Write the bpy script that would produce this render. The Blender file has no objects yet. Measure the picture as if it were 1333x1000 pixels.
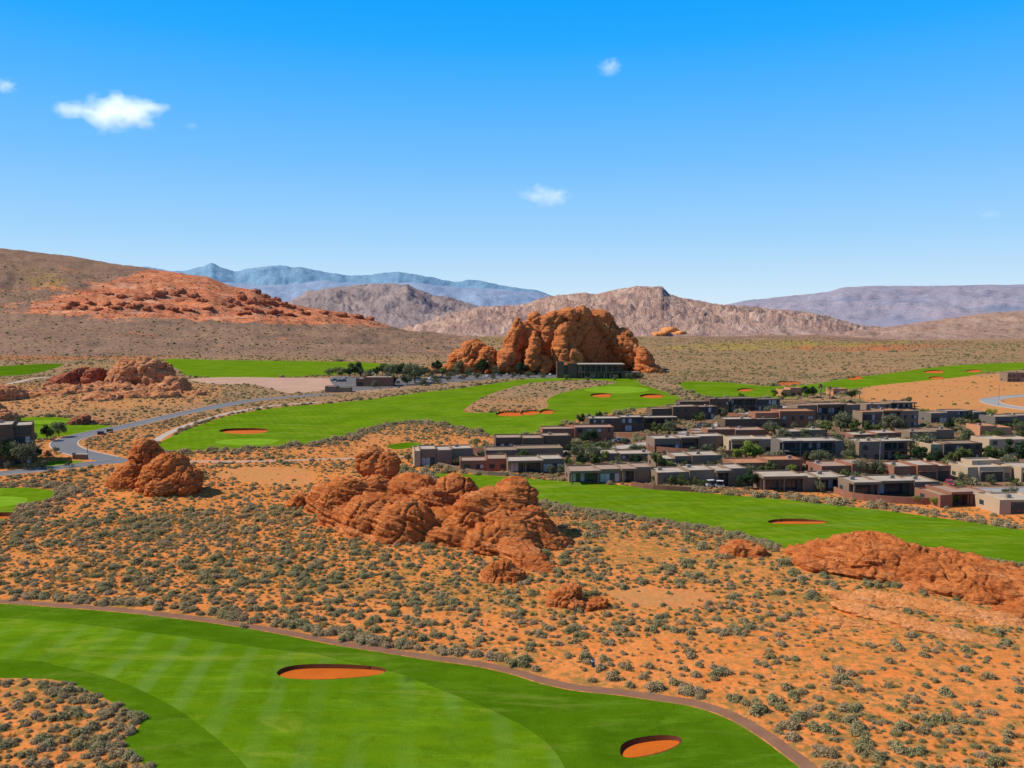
import bpy, bmesh, math, random
import numpy as np
from mathutils import Vector, Matrix, noise as mn
from mathutils.geometry import delaunay_2d_cdt
from mathutils.bvhtree import BVHTree

random.seed(7)
rng = np.random.default_rng(11)
sc = bpy.context.scene
col = sc.collection

# ------------------------------------------------------------------ camera
CH, F, HOR = 44.0, 1100.0, 420.0
TH = math.atan((500 - HOR) / F)
FW = np.array([0, math.cos(TH), -math.sin(TH)])
UP = np.array([0, math.sin(TH), math.cos(TH)])

cam_d = bpy.data.cameras.new('camera')
cam = bpy.data.objects.new('camera', cam_d)
col.objects.link(cam)
cam.location = (0, 0, CH)
cam.rotation_euler = (math.pi / 2 - TH, 0, 0)
cam_d.sensor_width = 36
cam_d.lens = F / 1333 * 36
cam_d.clip_start = 0.5
cam_d.clip_end = 60000
sc.camera = cam


def ray(px, py):
    d = FW + np.array([1, 0, 0]) * ((px - 666.5) / F) + UP * ((500 - py) / F)
    return d / d[1]                      # y component 1: multiply by distance along the ground


def sstep(a, b, x):
    t = np.clip((x - a) / (b - a), 0, 1)
    return t * t * (3 - 2 * t)


BUMPS = []


def flat(px, py):
    r = ray(px, py)
    t = -CH / r[2]
    return r[0] * t, r[1] * t


def bump(px, py, rx, ry, amp):
    x, y = flat(px, py)
    BUMPS.append((x, y, rx, ry, amp))


bump(560, 690, 42, 30, 2.2)
bump(215, 640, 16, 12, 1.2)
bump(1180, 740, 48, 20, 2.6)
bump(690, 497, 150, 60, 3.0)
bump(120, 520, 60, 50, 3.0)
bump(1300, 900, 30, 30, 0.8)


def hgt(x, y):
    x = np.asarray(x, float); y = np.asarray(y, float)
    z = 0.35 * np.sin(x * .031 + 1.3) * np.cos(y * .027) + 0.22 * np.sin(x * .083 + y * .05)
    for bx, by, rx, ry, a in BUMPS:
        z = z + a * np.exp(-((x - bx) / rx) ** 2 - ((y - by) / ry) ** 2)
    d = np.hypot(x, y)
    z = z + 5.0 * sstep(900, 2600, d) * (0.5 + 0.5 * np.sin(x * .004 + .8) * np.cos(y * .0031))
    return z


def P(px, py):
    r = ray(px, py)
    z = 0.0
    for _ in range(14):
        t = (z - CH) / r[2] if r[2] < -1e-4 else 9000
        z = 0.5 * z + 0.5 * float(hgt(r[0] * t, r[1] * t))
    return r[0] * t, r[1] * t, float(hgt(r[0] * t, r[1] * t))


# ------------------------------------------------------------------ helpers
def tag(o, label=None, cat=None, group=None, kind=None):
    if label: o['label'] = label
    if cat: o['category'] = cat
    if group: o['group'] = group
    if kind: o['kind'] = kind
    return o


def mesh_obj(name, V, Fc, mats, parent=None, mi=None, smooth=False):
    me = bpy.data.meshes.new(name)
    if isinstance(V, np.ndarray): V = V.tolist()
    if isinstance(Fc, np.ndarray): Fc = Fc.tolist()
    me.from_pydata(V, [], Fc)
    for m in (mats if isinstance(mats, (list, tuple)) else [mats]):
        me.materials.append(m)
    if mi is not None:
        me.polygons.foreach_set('material_index', np.asarray(mi, dtype=np.int32))
    if smooth:
        me.polygons.foreach_set('use_smooth', np.ones(len(me.polygons), dtype=bool))
    me.update()
    o = bpy.data.objects.new(name, me)
    col.objects.link(o)
    if parent: o.parent = parent
    return o


def empty(name, loc, rz=0):
    o = bpy.data.objects.new(name, None)
    col.objects.link(o)
    o.location = loc
    o.rotation_euler = (0, 0, rz)
    o.empty_display_size = 0.5
    return o


def copy_tree(o, parent=None):
    c = o.copy()
    col.objects.link(c)
    if parent is not None: c.parent = parent
    for ch in [q for q in o.children]:
        copy_tree(ch, c)
    return c


class NT:
    """small node tree helper"""
    def __init__(self, name, rough=0.9, spec=0.2):
        self.m = bpy.data.materials.new(name)
        self.m.use_nodes = True
        self.t = self.m.node_tree
        self.b = self.t.nodes['Principled BSDF']
        self.b.inputs['Roughness'].default_value = rough
        self.b.inputs['Specular IOR Level'].default_value = spec
        self.g = self.t.nodes.new('ShaderNodeNewGeometry')
        self.pos = self.g.outputs['Position']

    def n(self, typ, **kw):
        x = self.t.nodes.new(typ)
        for k, v in kw.items():
            setattr(x, k, v)
        return x

    def link(self, a, b):
        self.t.links.new(a, b)

    def val(self, sock, v):
        if hasattr(v, 'is_output') or isinstance(v, bpy.types.NodeSocket):
            self.link(v, sock)
        else:
            if isinstance(v, (tuple, list)) and len(v) == 3 and sock.type == 'RGBA':
                v = (*v, 1)
            sock.default_value = v

    def noise(self, scale, detail=4, rough=0.55, vec=None, dist=0.0):
        x = self.n('ShaderNodeTexNoise')
        x.inputs['Scale'].default_value = scale
        x.inputs['Detail'].default_value = detail
        x.inputs['Roughness'].default_value = rough
        x.inputs['Distortion'].default_value = dist
        self.link(vec if vec is not None else self.pos, x.inputs['Vector'])
        return x.outputs['Fac']

    def mapv(self, scale=(1, 1, 1), rot=(0, 0, 0), vec=None):
        x = self.n('ShaderNodeMapping')
        x.inputs['Scale'].default_value = scale
        x.inputs['Rotation'].default_value = rot
        self.link(vec if vec is not None else self.pos, x.inputs['Vector'])
        return x.outputs['Vector']

    def rng(self, v, a, b, c=0.0, d=1.0):
        x = self.n('ShaderNodeMapRange')
        x.inputs['From Min'].default_value = a
        x.inputs['From Max'].default_value = b
        x.inputs['To Min'].default_value = c
        x.inputs['To Max'].default_value = d
        self.link(v, x.inputs['Value'])
        return x.outputs['Result']

    def math(self, op, a, b=0.0):
        x = self.n('ShaderNodeMath', operation=op)
        self.val(x.inputs[0], a); self.val(x.inputs[1], b)
        return x.outputs[0]

    def mix(self, fac, a, b, blend='MIX'):
        x = self.n('ShaderNodeMix', data_type='RGBA', blend_type=blend)
        self.val(x.inputs[0], fac); self.val(x.inputs[6], a); self.val(x.inputs[7], b)
        return x.outputs[2]

    def attr(self, name):
        x = self.n('ShaderNodeAttribute', attribute_name=name)
        return x.outputs['Fac']

    def ramp(self, v, stops):
        x = self.n('ShaderNodeValToRGB')
        e = x.color_ramp.elements
        while len(e) < len(stops): e.new(0.5)
        for k, (p, c) in enumerate(stops):
            e[k].position = p
            e[k].color = (*c, 1)
        self.link(v, x.inputs[0])
        return x.outputs[0]

    def bump(self, h, strength=0.5, dist=0.1):
        x = self.n('ShaderNodeBump')
        x.inputs['Strength'].default_value = strength
        x.inputs['Distance'].default_value = dist
        self.link(h, x.inputs['Height'])
        self.link(x.outputs[0], self.b.inputs['Normal'])
        return x.outputs[0]

    def col(self, c):
        self.val(self.b.inputs['Base Color'], c)
        return self.m


def attr_f(o, name, arr):
    a = o.data.attributes.new(name, 'FLOAT', 'POINT')
    a.data.foreach_set('value', np.asarray(arr, dtype=np.float32))


# ------------------------------------------------------------------ light and sky
SUN = np.array([-0.88, 0.05, 0.86]); SUN /= np.linalg.norm(SUN)
sd = bpy.data.lights.new('sun', 'SUN')
sd.energy = 5.0
sd.angle = math.radians(0.53)
sd.color = (1.0, 0.93, 0.80)
so = bpy.data.objects.new('sun', sd)
col.objects.link(so)
so.rotation_euler = Vector(-SUN).to_track_quat('-Z', 'Y').to_euler()

w = bpy.data.worlds.new('World')
sc.world = w
w.use_nodes = True
wt = w.node_tree
bg = wt.nodes['Background']
sky = wt.nodes.new('ShaderNodeTexSky')
sky.sky_type = 'NISHITA'
sky.sun_disc = False
sky.sun_elevation = math.asin(SUN[2])
sky.sun_rotation = math.atan2(SUN[0], SUN[1])
sky.altitude = 900
sky.dust_density = 0.4
sky.ozone_density = 3.0
tc = wt.nodes.new('ShaderNodeTexCoord')
sep = wt.nodes.new('ShaderNodeSeparateXYZ')
wt.links.new(tc.outputs['Generated'], sep.inputs[0])
wr = wt.nodes.new('ShaderNodeValToRGB')
SKY = [(0.0, (0.74, 0.88, 0.98)), (0.04, (0.58, 0.79, 0.97)), (0.10, (0.36, 0.67, 1.0)), (0.18, (0.18, 0.54, 1.04)),
       (0.245, (0.085, 0.465, 1.06)), (0.305, (0.018, 0.405, 1.06)), (0.36, (0.0, 0.365, 1.05)), (0.50, (0.05, 0.16, 0.42)), (1.0, (0.06, 0.10, 0.20))]
el = wr.color_ramp.elements
while len(el) < len(SKY): el.new(0.5)
for k, (p, c) in enumerate(SKY):
    el[k].position = p
    el[k].color = (*c, 1)
wt.links.new(sep.outputs['Z'], wr.inputs[0])
sc10 = wt.nodes.new('ShaderNodeMix'); sc10.data_type = 'RGBA'; sc10.blend_type = 'MULTIPLY'
sc10.inputs[0].default_value = 1
wt.links.new(wr.outputs[0], sc10.inputs[6])
sc10.inputs[7].default_value = (10, 10, 10, 1)
mx = wt.nodes.new('ShaderNodeMix'); mx.data_type = 'RGBA'
mx.inputs[0].default_value = 0.96
wt.links.new(sky.outputs[0], mx.inputs[6])
wt.links.new(sc10.outputs[2], mx.inputs[7])
wt.links.new(mx.outputs[2], bg.inputs['Color'])
bg.inputs['Strength'].default_value = 0.1

sc.view_settings.view_transform = 'Standard'
sc.view_settings.look = 'None'
sc.view_settings.exposure = 0
sc.cycles.use_denoising = True
sc.cycles.max_bounces = 6
sc.cycles.volume_bounces = 2
sc.cycles.transparent_max_bounces = 8

# ------------------------------------------------------------------ materials
def m_desert():
    k = NT('desert_sand', 1.0, 0.0)
    big = k.noise(0.035, 5)
    mid = k.noise(0.22, 6)
    fine = k.noise(1.6, 5)
    sand = k.mix(k.rng(mid, .32, .68), (0.80, 0.215, 0.040), (0.86, 0.290, 0.078))
    sand = k.mix(k.rng(fine, .35, .75, 0, .5), sand, (0.46, 0.145, 0.04))
    # thin dry grass, olive
    g = k.math('MULTIPLY', k.rng(k.noise(0.9, 6, .7), .46, .58), k.rng(big, .36, .58, .25, .95))
    g = k.math('ADD', g, k.math('MULTIPLY', k.attr('olive'), k.rng(k.noise(.45, 6, .75), .44, .56, .05, .9)))
    sand = k.mix(k.math('MINIMUM', g, 0.85), sand, (0.25, 0.165, 0.045))
    # scrub that cannot be told apart far away
    sp = k.rng(k.noise(0.33, 5, .75), .40, .56)
    far = k.mix(k.rng(k.noise(.006, 4), .38, .62), (0.215, 0.160, 0.095), (0.28, 0.19, 0.10))
    far = k.mix(k.rng(k.noise(.05, 3), .5, .7, 0, .6), far, (0.16, 0.135, 0.085))
    far = k.mix(k.rng(k.noise(.09, 6, .8), .50, .60, 0, .75), far, (0.13, 0.105, 0.07))
    far = k.mix(k.rng(k.noise(.004, 5, .6), .50, .62, 0, .6), far, (0.36, 0.19, 0.10))
    base_far = k.mix(k.rng(k.noise(.02, 4), .5, .68), (0.38, 0.235, 0.13), (0.46, 0.23, 0.11))
    farc = k.mix(sp, base_far, far)
    c = k.mix(k.attr('veg'), sand, farc)
    yl = k.math('MULTIPLY', k.attr('yellow'), k.rng(k.noise(.02, 5), .42, .56))
    c = k.mix(yl, c, (0.36, 0.27, 0.05))
    c = k.mix(k.math('MULTIPLY', k.attr('red'), k.rng(k.noise(.012, 5), .36, .58)), c, (0.46, 0.155, 0.07))
    c = k.mix(k.attr('bare'), c, k.mix(k.rng(k.noise(.12, 5), .35, .65), (0.56, 0.22, 0.085), (0.50, 0.25, 0.09)))
    c = k.mix(k.attr('dirt'), c, (0.50, 0.30, 0.20))
    k.bump(k.math('ADD', k.noise(1.1, 6), k.math('MULTIPLY', k.noise(.25, 3), 2.0)), 0.5, 0.35)
    return k.col(c)


def m_grass(name, a, b, mow=None):
    k = NT(name, 1.0, 0.0)
    c = k.mix(k.rng(k.noise(0.045, 5), .35, .65), a, b)
    streak = k.noise(1.0, 5, .7, vec=k.mapv((0.10, 0.5, 1), (0, 0, .5)))
    c = k.mix(k.rng(streak, .50, .74, 0, .34), c, tuple(min(1, v * 1.9 + .02) for v in b))
    c = k.mix(k.rng(k.noise(0.5, 6, .75), .48, .75, 0, .35), c, tuple(v * 0.5 for v in a))
    if mow:
        x = k.n('ShaderNodeTexWave', wave_type='BANDS', bands_direction='X', wave_profile='SIN')
        x.inputs['Scale'].default_value = mow[0]
        x.inputs['Distortion'].default_value = 2.2
        x.inputs['Detail'].default_value = 2
        x.inputs['Detail Scale'].default_value = .6
        k.link(k.mapv((1, 1, 1), (0, 0, mow[1])), x.inputs['Vector'])
        f = k.math('MULTIPLY', k.rng(x.outputs['Fac'], .5, .9, 0, mow[2]), k.rng(k.noise(.035, 3), .38, .6))
        c = k.mix(f, c, (0.20, 0.30, 0.09))
        y = k.n('ShaderNodeTexWave', wave_type='BANDS', bands_direction='Y')
        y.inputs['Scale'].default_value = .09
        y.inputs['Distortion'].default_value = 3
        k.link(k.mapv((1, 1, 1), (0, 0, mow[1])), y.inputs['Vector'])
        c = k.mix(k.math('MULTIPLY', y.outputs['Fac'], .22), c, (0.05, 0.16, 0.008))
    c = k.mix(k.rng(k.noise(.16, 6, .72, dist=1.2), .50, .66, 0, .38), c, tuple(v * 0.62 for v in a))
    c = k.mix(k.rng(k.noise(.10, 7, .75, vec=k.mapv((.35, 1.2, 1), (0, 0, -.35)), dist=1.5), .53, .68, 0, .5), c, (b[0] * 1.9 + .03, b[1] * 1.25 + .02, b[2] + .03))
    k.bump(k.noise(2.5, 5, .7), 0.5, 0.15)
    return k.col(c)


def m_simple(name, c, rough=.9, var=.25, scale=.5, bs=0.0, spec=.08):
    k = NT(name, rough, spec)
    d = tuple(v * (1 - var) for v in c)
    cc = k.mix(k.rng(k.noise(scale, 5), .3, .7), c, d)
    cc = k.mix(k.rng(k.noise(scale * 7, 3), .4, .8, 0, .5), cc, tuple(v * (1 - var * 1.3) for v in c))
    if bs: k.bump(k.noise(scale * 6, 4), bs, .05)
    return k.col(cc)


def m_rock(name, lo, hi, dark, s=1.0, tilt=(0.25, 0.18, 0), pale=(0.62, 0.30, 0.16)):
    """layered sandstone, s: size of one layer set in metres"""
    k = NT(name, 1.0, 0.02)
    warp = k.n('ShaderNodeMix', data_type='VECTOR')
    bed = k.mapv((0.10 / s, 0.10 / s, 1.3 / s), tilt)
    bn = k.noise(1.0, 6, .65, vec=bed, dist=.6)
    bn2 = k.noise(2.6, 4, .6, vec=bed, dist=.3)
    big = k.noise(0.16 / s, 5)
    c = k.mix(k.rng(big, .34, .64), lo, hi)
    c = k.mix(k.rng(bn, .50, .68, 0, .6), c, pale)
    c = k.mix(k.rng(bn2, .54, .66, 0, .55), c, dark)
    c = k.mix(k.rng(k.noise(.5 / s, 6, .7), .52, .74, 0, .8), c, dark)
    c = k.mix(k.rng(k.g.outputs['Pointiness'], .40, .49, .75, 0), c, tuple(v * .45 for v in dark))  # crevices darkened in the colour to imitate shade
    h = k.math('ADD', k.math('MULTIPLY', bn, 1.0), k.math('MULTIPLY', bn2, .8))
    h = k.math('ADD', h, k.math('MULTIPLY', k.noise(1.4 / s, 6, .65), .5))
    k.bump(h, 1.0, 0.8 * s)
    return k.col(c)


def m_hill(name, a, b, cdark, s=60., stripe=None, streak_c=None, red=None, bumpd=12, haze=None):
    k = NT(name, 1.0, 0.0)
    c = k.mix(k.rng(k.noise(1 / s, 7, .65), .36, .64), a, b)
    if stripe:
        v = k.mapv(stripe[0], stripe[1])
        sn = k.noise(1.0, 7, .68, vec=v, dist=.4)
        c = k.mix(k.rng(sn, .50, .62, 0, .85), c, streak_c)
        c = k.mix(k.rng(sn, .46, .36, 0, .8), c, cdark)
        k.bump(sn, 1.0, bumpd)
    else:
        bn = k.noise(1.6 / s, 9, .68)
        c = k.mix(k.rng(bn, .50, .68, 0, .8), c, cdark)
        k.bump(bn, 1.0, bumpd)
    sp = k.noise(12 / s, 5, .8)
    c = k.mix(k.rng(sp, .50, .58, 0, .5), c, cdark)
    sp2 = k.noise(26 / s, 4, .8)
    c = k.mix(k.rng(sp2, .52, .60, 0, .4), c, tuple(v * .7 for v in cdark))
    c = k.mix(k.rng(sp2, .47, .40, 0, .35), c, tuple(min(1, v * 1.35) for v in b))
    if red:
        rn = k.math('MULTIPLY', k.attr('red'), 1.0)
        rn = k.math('ADD', rn, k.math('MULTIPLY', k.math('SUBTRACT', k.noise(.010, 9, .72), .5), 3.6))
        redc = k.mix(k.rng(k.noise(.025, 8, .7), .38, .62), red[0], red[1])
        redc = k.mix(k.rng(k.noise(.05, 6, .7, vec=k.mapv((.4, .4, 3))), .52, .64, 0, .7), redc, red[2])
        redc = k.mix(k.rng(k.noise(.11, 6, .75, vec=k.mapv((.6, .6, 2.5))), .50, .60, 0, .8), redc, red[2])
        redc = k.mix(k.rng(k.noise(.035, 5, .7, vec=k.mapv((.3, .3, 2), (.1, .3, 0))), .54, .62, 0, .7), redc, (0.70, 0.36, 0.22))
        c = k.mix(k.rng(rn, .44, .56), c, redc)
        c = k.mix(k.math('MULTIPLY', k.attr('yellow'), k.rng(k.noise(.02, 5), .42, .56, 0, .8)), c, (0.36, 0.25, 0.07))
    if haze:
        c = k.mix(haze[0], c, haze[1])
    return k.col(c)


MD = {}
MD['desert'] = m_desert()
MD['rough'] = m_grass('rough_grass', (0.060, 0.135, 0.003), (0.088, 0.175, 0.004))
MD['mown'] = m_grass('mown_grass', (0.094, 0.186, 0.003), (0.136, 0.240, 0.005), mow=(0.060, -.10, .25))
MD['mid'] = m_grass('fairway_grass', (0.100, 0.185, 0.003), (0.150, 0.245, 0.006), mow=(.03, 1.2, .15))
MD['green'] = m_grass('putting_green_grass', (0.16, 0.30, 0.012), (0.19, 0.33, 0.02))
MD['bunker'] = m_simple('bunker_sand', (0.62, 0.135, 0.012), .95, .22, .25, .3)
MD['lip'] = m_simple('bunker_lip', (0.15, 0.045, 0.02), .95, .4, .8, .4)
MD['lot'] = m_simple('car_park_asphalt', (0.17, 0.155, 0.15), .9, .2, .08)
MD['road'] = m_simple('asphalt', (0.20, 0.195, 0.205), .9, .16, .08)
MD['path'] = m_simple('cart_path', (0.30, 0.150, 0.090), .95, .25, .4)
MD['concrete'] = m_simple('pale_concrete', (0.50, 0.42, 0.36), .9, .15, .3)
MD['kerb'] = m_simple('kerb_concrete', (0.62, 0.47, 0.37), .9, .15, .5)
MD['dirt'] = m_simple('pink_dirt', (0.55, 0.33, 0.23), .95, .2, .05)
MD['yard'] = m_simple('yard_soil', (0.30, 0.165, 0.095), .95, .45, .12, .4)
MD['sagebase'] = m_simple('road_gray', (0.35, 0.33, 0.32), .9, .12, .05)
# ------------------------------------------------------------------ region outlines (world metres, from site survey in photo pixels)
def catmull(pts, n=6, closed=True):
    out = []
    N = len(pts)
    rngi = range(N) if closed else range(N - 1)
    for i in rngi:
        p0, p1, p2, p3 = (pts[(i - 1) % N], pts[i], pts[(i + 1) % N], pts[(i + 2) % N]) if closed else \
            (pts[max(i - 1, 0)], pts[i], pts[i + 1], pts[min(i + 2, N - 1)])
        for k in range(n):
            t = k / n
            out.append(tuple(0.5 * ((2 * p1[a]) + (-p0[a] + p2[a]) * t + (2 * p0[a] - 5 * p1[a] + 4 * p2[a] - p3[a]) * t * t +
                                    (-p0[a] + 3 * p1[a] - 3 * p2[a] + p3[a]) * t ** 3) for a in (0, 1)))
    if not closed: out.append(tuple(pts[-1][:2]))
    return out


def outline(pix, n=5, closed=True):
    return [P(a, b)[:2] for a, b in catmull(pix, n, closed)]


def ribbon(pix, width, n=6, off=0.0):
    c = np.array(outline(pix, n, False))
    t = np.gradient(c, axis=0)
    t /= np.linalg.norm(t, axis=1)[:, None]
    nr = np.stack([-t[:, 1], t[:, 0]], 1)
    a = c + nr * (off + width / 2)
    b = c + nr * (off - width / 2)
    return [tuple(q) for q in a] + [tuple(q) for q in b[::-1]]


def inpoly(x, y, poly):
    x = np.asarray(x); y = np.asarray(y)
    p = np.asarray(poly)
    x0, y0 = p[:, 0].min(), p[:, 1].min()
    x1, y1 = p[:, 0].max(), p[:, 1].max()
    res = np.zeros(x.shape, bool)
    m = (x >= x0) & (x <= x1) & (y >= y0) & (y <= y1)
    if not m.any(): return res
    xs, ys = x[m], y[m]
    r = np.zeros(xs.shape, bool)
    for i in range(len(p)):
        xa, ya = p[i - 1]; xb, yb = p[i]
        c = ((ya > ys) != (yb > ys))
        if ya != yb:
            r ^= c & (xs < (xb - xa) * (ys - ya) / (yb - ya) + xa)
    res[m] = r
    return res


REG = []           # (key, polygon, material key, kind of object name); later entries lie on top of earlier ones


def region(key, poly, mat):
    REG.append((key, [tuple(map(float, q)) for q in poly], mat))


near_edge = [(-420, 776), (-200, 779), (0, 786), (60, 790), (130, 795), (200, 802), (280, 812), (360, 825), (430, 839), (500, 851), (560, 860),
             (620, 868), (668, 879), (700, 889), (745, 899), (800, 905), (850, 912), (900, 920), (945, 935), (985, 958), (1015, 980), (1045, 1004), (1085, 1045), (1130, 1110)]
region('fairway_a', outline(near_edge + [(1140, 1300), (500, 1400), (-300, 1300), (-200, 1100), (225, 1080), (213, 1012), (190, 998), (172, 982), (160, 966), (178, 950), (182, 938), (160, 923), (135, 908),
                            (100, 893), (70, 885), (30, 883), (-60, 882), (-420, 876)]), 'rough')
region('fairway_a', outline([(-420, 812), (-100, 806), (30, 806), (150, 818), (300, 838), (400, 852), (480, 868), (560, 893), (640, 925), (700, 958), (735, 1000), (760, 1090), (420, 1130), (330, 1010), (290, 968), (225, 920), (150, 885), (80, 868), (0, 858), (-420, 850)]), 'mown')
region('cart_path_a', ribbon(near_edge[1:], 1.6, 6, 1.0), 'path')
region('fairway_b', outline([(560, 617), (600, 617), (650, 620), (700, 624), (760, 628), (800, 631), (860, 637), (920, 642), (980, 647), (1040, 652), (1100, 659), (1160, 666),
                             (1220, 674), (1280, 682), (1333, 690), (1480, 708), (1800, 750), (1800, 840), (1500, 770), (1333, 735), (1250, 725), (1150, 722), (1040, 716), (1000, 706),
                             (960, 694), (920, 686), (860, 677), (800, 668), (740, 659), (690, 650), (640, 643), (590, 634)]), 'mid')
region('fairway_c', outline([(206, 578), (225, 568), (250, 557), (300, 541), (360, 531), (420, 526), (480, 520), (540, 512), (600, 505), (645, 499), (680, 494), (740, 489), (790, 489), (825, 493), (834, 500), (850, 505), (870, 512),
                             (886, 519), (880, 526), (840, 531), (800, 537), (765, 543), (735, 551), (710, 560), (680, 566), (645, 568), (625, 562), (590, 555), (560, 550),
                             (530, 549), (500, 553), (470, 561), (440, 571), (410, 577), (370, 580), (320, 584), (270, 586), (215, 587)]), 'mid')
region('putting_green', outline([(280, 576), (300, 572), (340, 571), (362, 573), (350, 578), (310, 580)]), 'green')
region('putting_green', outline([(760, 508), (780, 504), (820, 503), (845, 507), (830, 511), (790, 512)]), 'green')
region('desert_island', outline([(604, 534), (625, 519), (650, 509), (690, 499), (740, 495), (780, 495), (803, 498), (790, 501), (752, 507), (727, 513), (712, 521), (713, 530), (690, 535), (640, 537), (612, 537)]), 'desert')
region('fairway_d', outline([(214, 468), (300, 469), (400, 470), (480, 472), (512, 476), (495, 482), (440, 488), (380, 491), (320, 492), (250, 490), (234, 482)]), 'mid')
region('fairway_e', outline([(885, 498), (930, 497), (970, 500), (1005, 503), (1050, 501), (1100, 493), (1150, 487), (1200, 480), (1250, 475), (1320, 472), (1420, 469), (1600, 467), (1600, 473), (1400, 475), (1333, 481),
                             (1290, 485), (1250, 491), (1200, 496), (1150, 501), (1100, 508), (1060, 513), (1025, 518), (980, 519), (930, 517), (900, 511)]), 'mid')
region('fairway_f', outline([(25, 546), (60, 543), (90, 545), (92, 552), (130, 553), (146, 557), (112, 564), (78, 568), (40, 571)]), 'mid')
region('putting_green', outline([(36, 549), (60, 547), (84, 548), (84, 550), (50, 552)]), 'green')
region('fairway_g', outline([(-120, 640), (-40, 637), (30, 635), (70, 639), (71, 646), (48, 654), (20, 660), (10, 676), (-60, 684), (-200, 690)]), 'mid')
region('putting_green', outline([(-60, 648), (-10, 646), (30, 648), (34, 653), (10, 659), (-60, 664)]), 'green')
region('grass_verge', outline([(50, 603), (75, 600), (104, 600), (108, 604), (80, 607), (50, 608)], 4), 'mid')
region('grass_patch', outline([(-60, 482), (0, 477), (50, 474), (82, 474), (70, 480), (40, 487), (0, 490), (-60, 491)]), 'rough')
region('grass_patch', outline([(504, 580), (530, 576), (548, 577), (540, 582), (515, 585)]), 'rough')
# roads
ROAD_A = [(-120, 628), (-40, 622), (0, 617), (60, 611), (110, 605), (150, 601), (210, 600), (290, 601), (360, 600), (450, 597), (540, 594), (590, 590), (620, 588)]
ROAD_B = [(163, 602), (138, 597), (110, 591), (88, 584), (84, 576), (100, 569), (130, 562), (165, 555), (200, 547), (240, 538), (285, 529), (325, 522), (375, 517), (430, 513)]
VIL_A = [(790, 584), (830, 580), (870, 573), (900, 563), (935, 555), (965, 541), (1000, 533), (1020, 529)]
VIL_B = [(1190, 632), (1230, 638), (1290, 639), (1340, 638), (1430, 636)]
VIL_C = [(690, 588), (745, 585), (790, 584)]
RR = [(1398, 511), (1350, 514), (1310, 517), (1288, 521), (1300, 527), (1340, 533), (1400, 540)]
region('yard_ground', outline([(585, 590), (640, 578), (700, 570), (750, 556), (762, 548), (850, 538), (890, 524), (1000, 522), (1130, 523), (1200, 533), (1210, 550), (1345, 556), (1500, 600), (1500, 660), (1370, 655), (1300, 659), (1215, 657), (1110, 645), (1000, 637), (900, 633), (850, 629), (745, 626), (690, 614), (600, 612)], 3), 'yard')
region('road', ribbon(ROAD_A[:7], 7.0), 'road')
region('dirt_road', ribbon(ROAD_A[6:], 3.6), 'dirt')
region('road', ribbon(ROAD_B, 8.5), 'road')
region('village_street', ribbon(VIL_A, 7.0), 'concrete')
region('village_street', ribbon(VIL_C, 9.0), 'concrete')
region('village_street', ribbon(VIL_B, 7.0), 'sagebase')
region('hill_road', ribbon(RR, 9.0), 'sagebase')
region('cart_path_b', ribbon([(206, 574), (222, 564), (248, 553), (300, 538), (360, 528), (420, 523.5)], 3.2, 5, 1.0), 'concrete')
region('cart_path_c', ribbon([(-100, 512), (-20, 506), (20, 498), (50, 492), (95, 490)], 5.0, 5), 'concrete')
region('dirt_lot', outline([(245, 494), (300, 491), (380, 492), (430, 493), (440, 499), (420, 508), (380, 512), (355, 507), (330, 501), (280, 500)], 4), 'dirt')
region('car_park', outline([(432, 491), (480, 491), (540, 493), (590, 489), (640, 487), (720, 488), (722, 492), (660, 493), (600, 497), (560, 500), (500, 506), (450, 509), (436, 503)], 4), 'lot')

BUNK = [  # px, py, width px, height px, depth m, label
    (428, 874.5, 136, 21, .62, 'long oval bunker of wet orange sand with a dark lip in the nearest fairway'),
    (845, 971, 84, 25, .7, 'smaller tilted oval sand bunker at the lower right of the nearest fairway'),
    (1037, 679, 76, 7, .7, 'orange sand bunker in the fairway strip in front of the houses'),
    (318, 561, 62, 8, 1.2, 'sand bunker at the left end of the long middle fairway'),
    (384, 578, 22, 4, 1.0, 'tiny sand bunker at the lower edge of the middle fairway beside scrub'),
    (664, 538.5, 38, 7, 1.0, 'left lobe of the three sand bunkers below the scrub island'),
    (690, 537, 26, 7, 1.0, 'middle lobe of the three sand bunkers below the scrub island'),
    (712, 536, 20, 6, 1.0, 'right lobe of the three sand bunkers below the scrub island'),
    (783, 514.5, 27, 6, 1.2, 'sand bunker in the green in front of the clubhouse'),
    (849, 515.5, 30, 6, 1.2, 'sand bunker at the right edge of the clubhouse fairway beside scrub'),
    (970, 507.5, 22, 4, 1.0, 'small bunker in the fairway just behind the dark upper houses'),
    (1026, 499, 34, 6, 1.0, 'bare orange bunker where the far right fairway begins'),
    (1113, 492, 20, 5, 1.0, 'bunker on the upper edge of the far right fairway'),
    (1216, 484, 28, 4, 1.0, 'wide bunker in the middle of the far right fairway'),
    (1268, 483, 22, 3.5, 1.0, 'bunker farthest to the right on the far fairway'),
    (1219, 492, 22, 3.5, 1.0, 'low bunker at the lower edge of the far right fairway'),
    (8, 671, 40, 9, 1.2, 'bunker below the putting green at the left edge'),
]


def bunker_poly(px, py, w_, h_, s, seed):
    rr = random.Random(seed)
    a1, a2, p1, p2 = rr.uniform(.03, .08), rr.uniform(.03, .07), rr.uniform(0, 6), rr.uniform(0, 6)
    n = 44 if w_ > 60 else 26
    out = []
    tilt = -0.16 if px == 845 else 0.0
    if w_ < 60: tilt = 0
    for i in range(n):
        a = 2 * math.pi * i / n
        r = 1 + a1 * math.sin(2 * a + p1) + a2 * math.sin(3 * a + p2)
        x = math.copysign(abs(math.cos(a)) ** .85, math.cos(a)) * w_ / 2 * r
        y = math.sin(a) * h_ / 2 * r
        y += x * tilt
        out.append(P(px + x * s, py + y * s)[:2])
    return out


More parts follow.
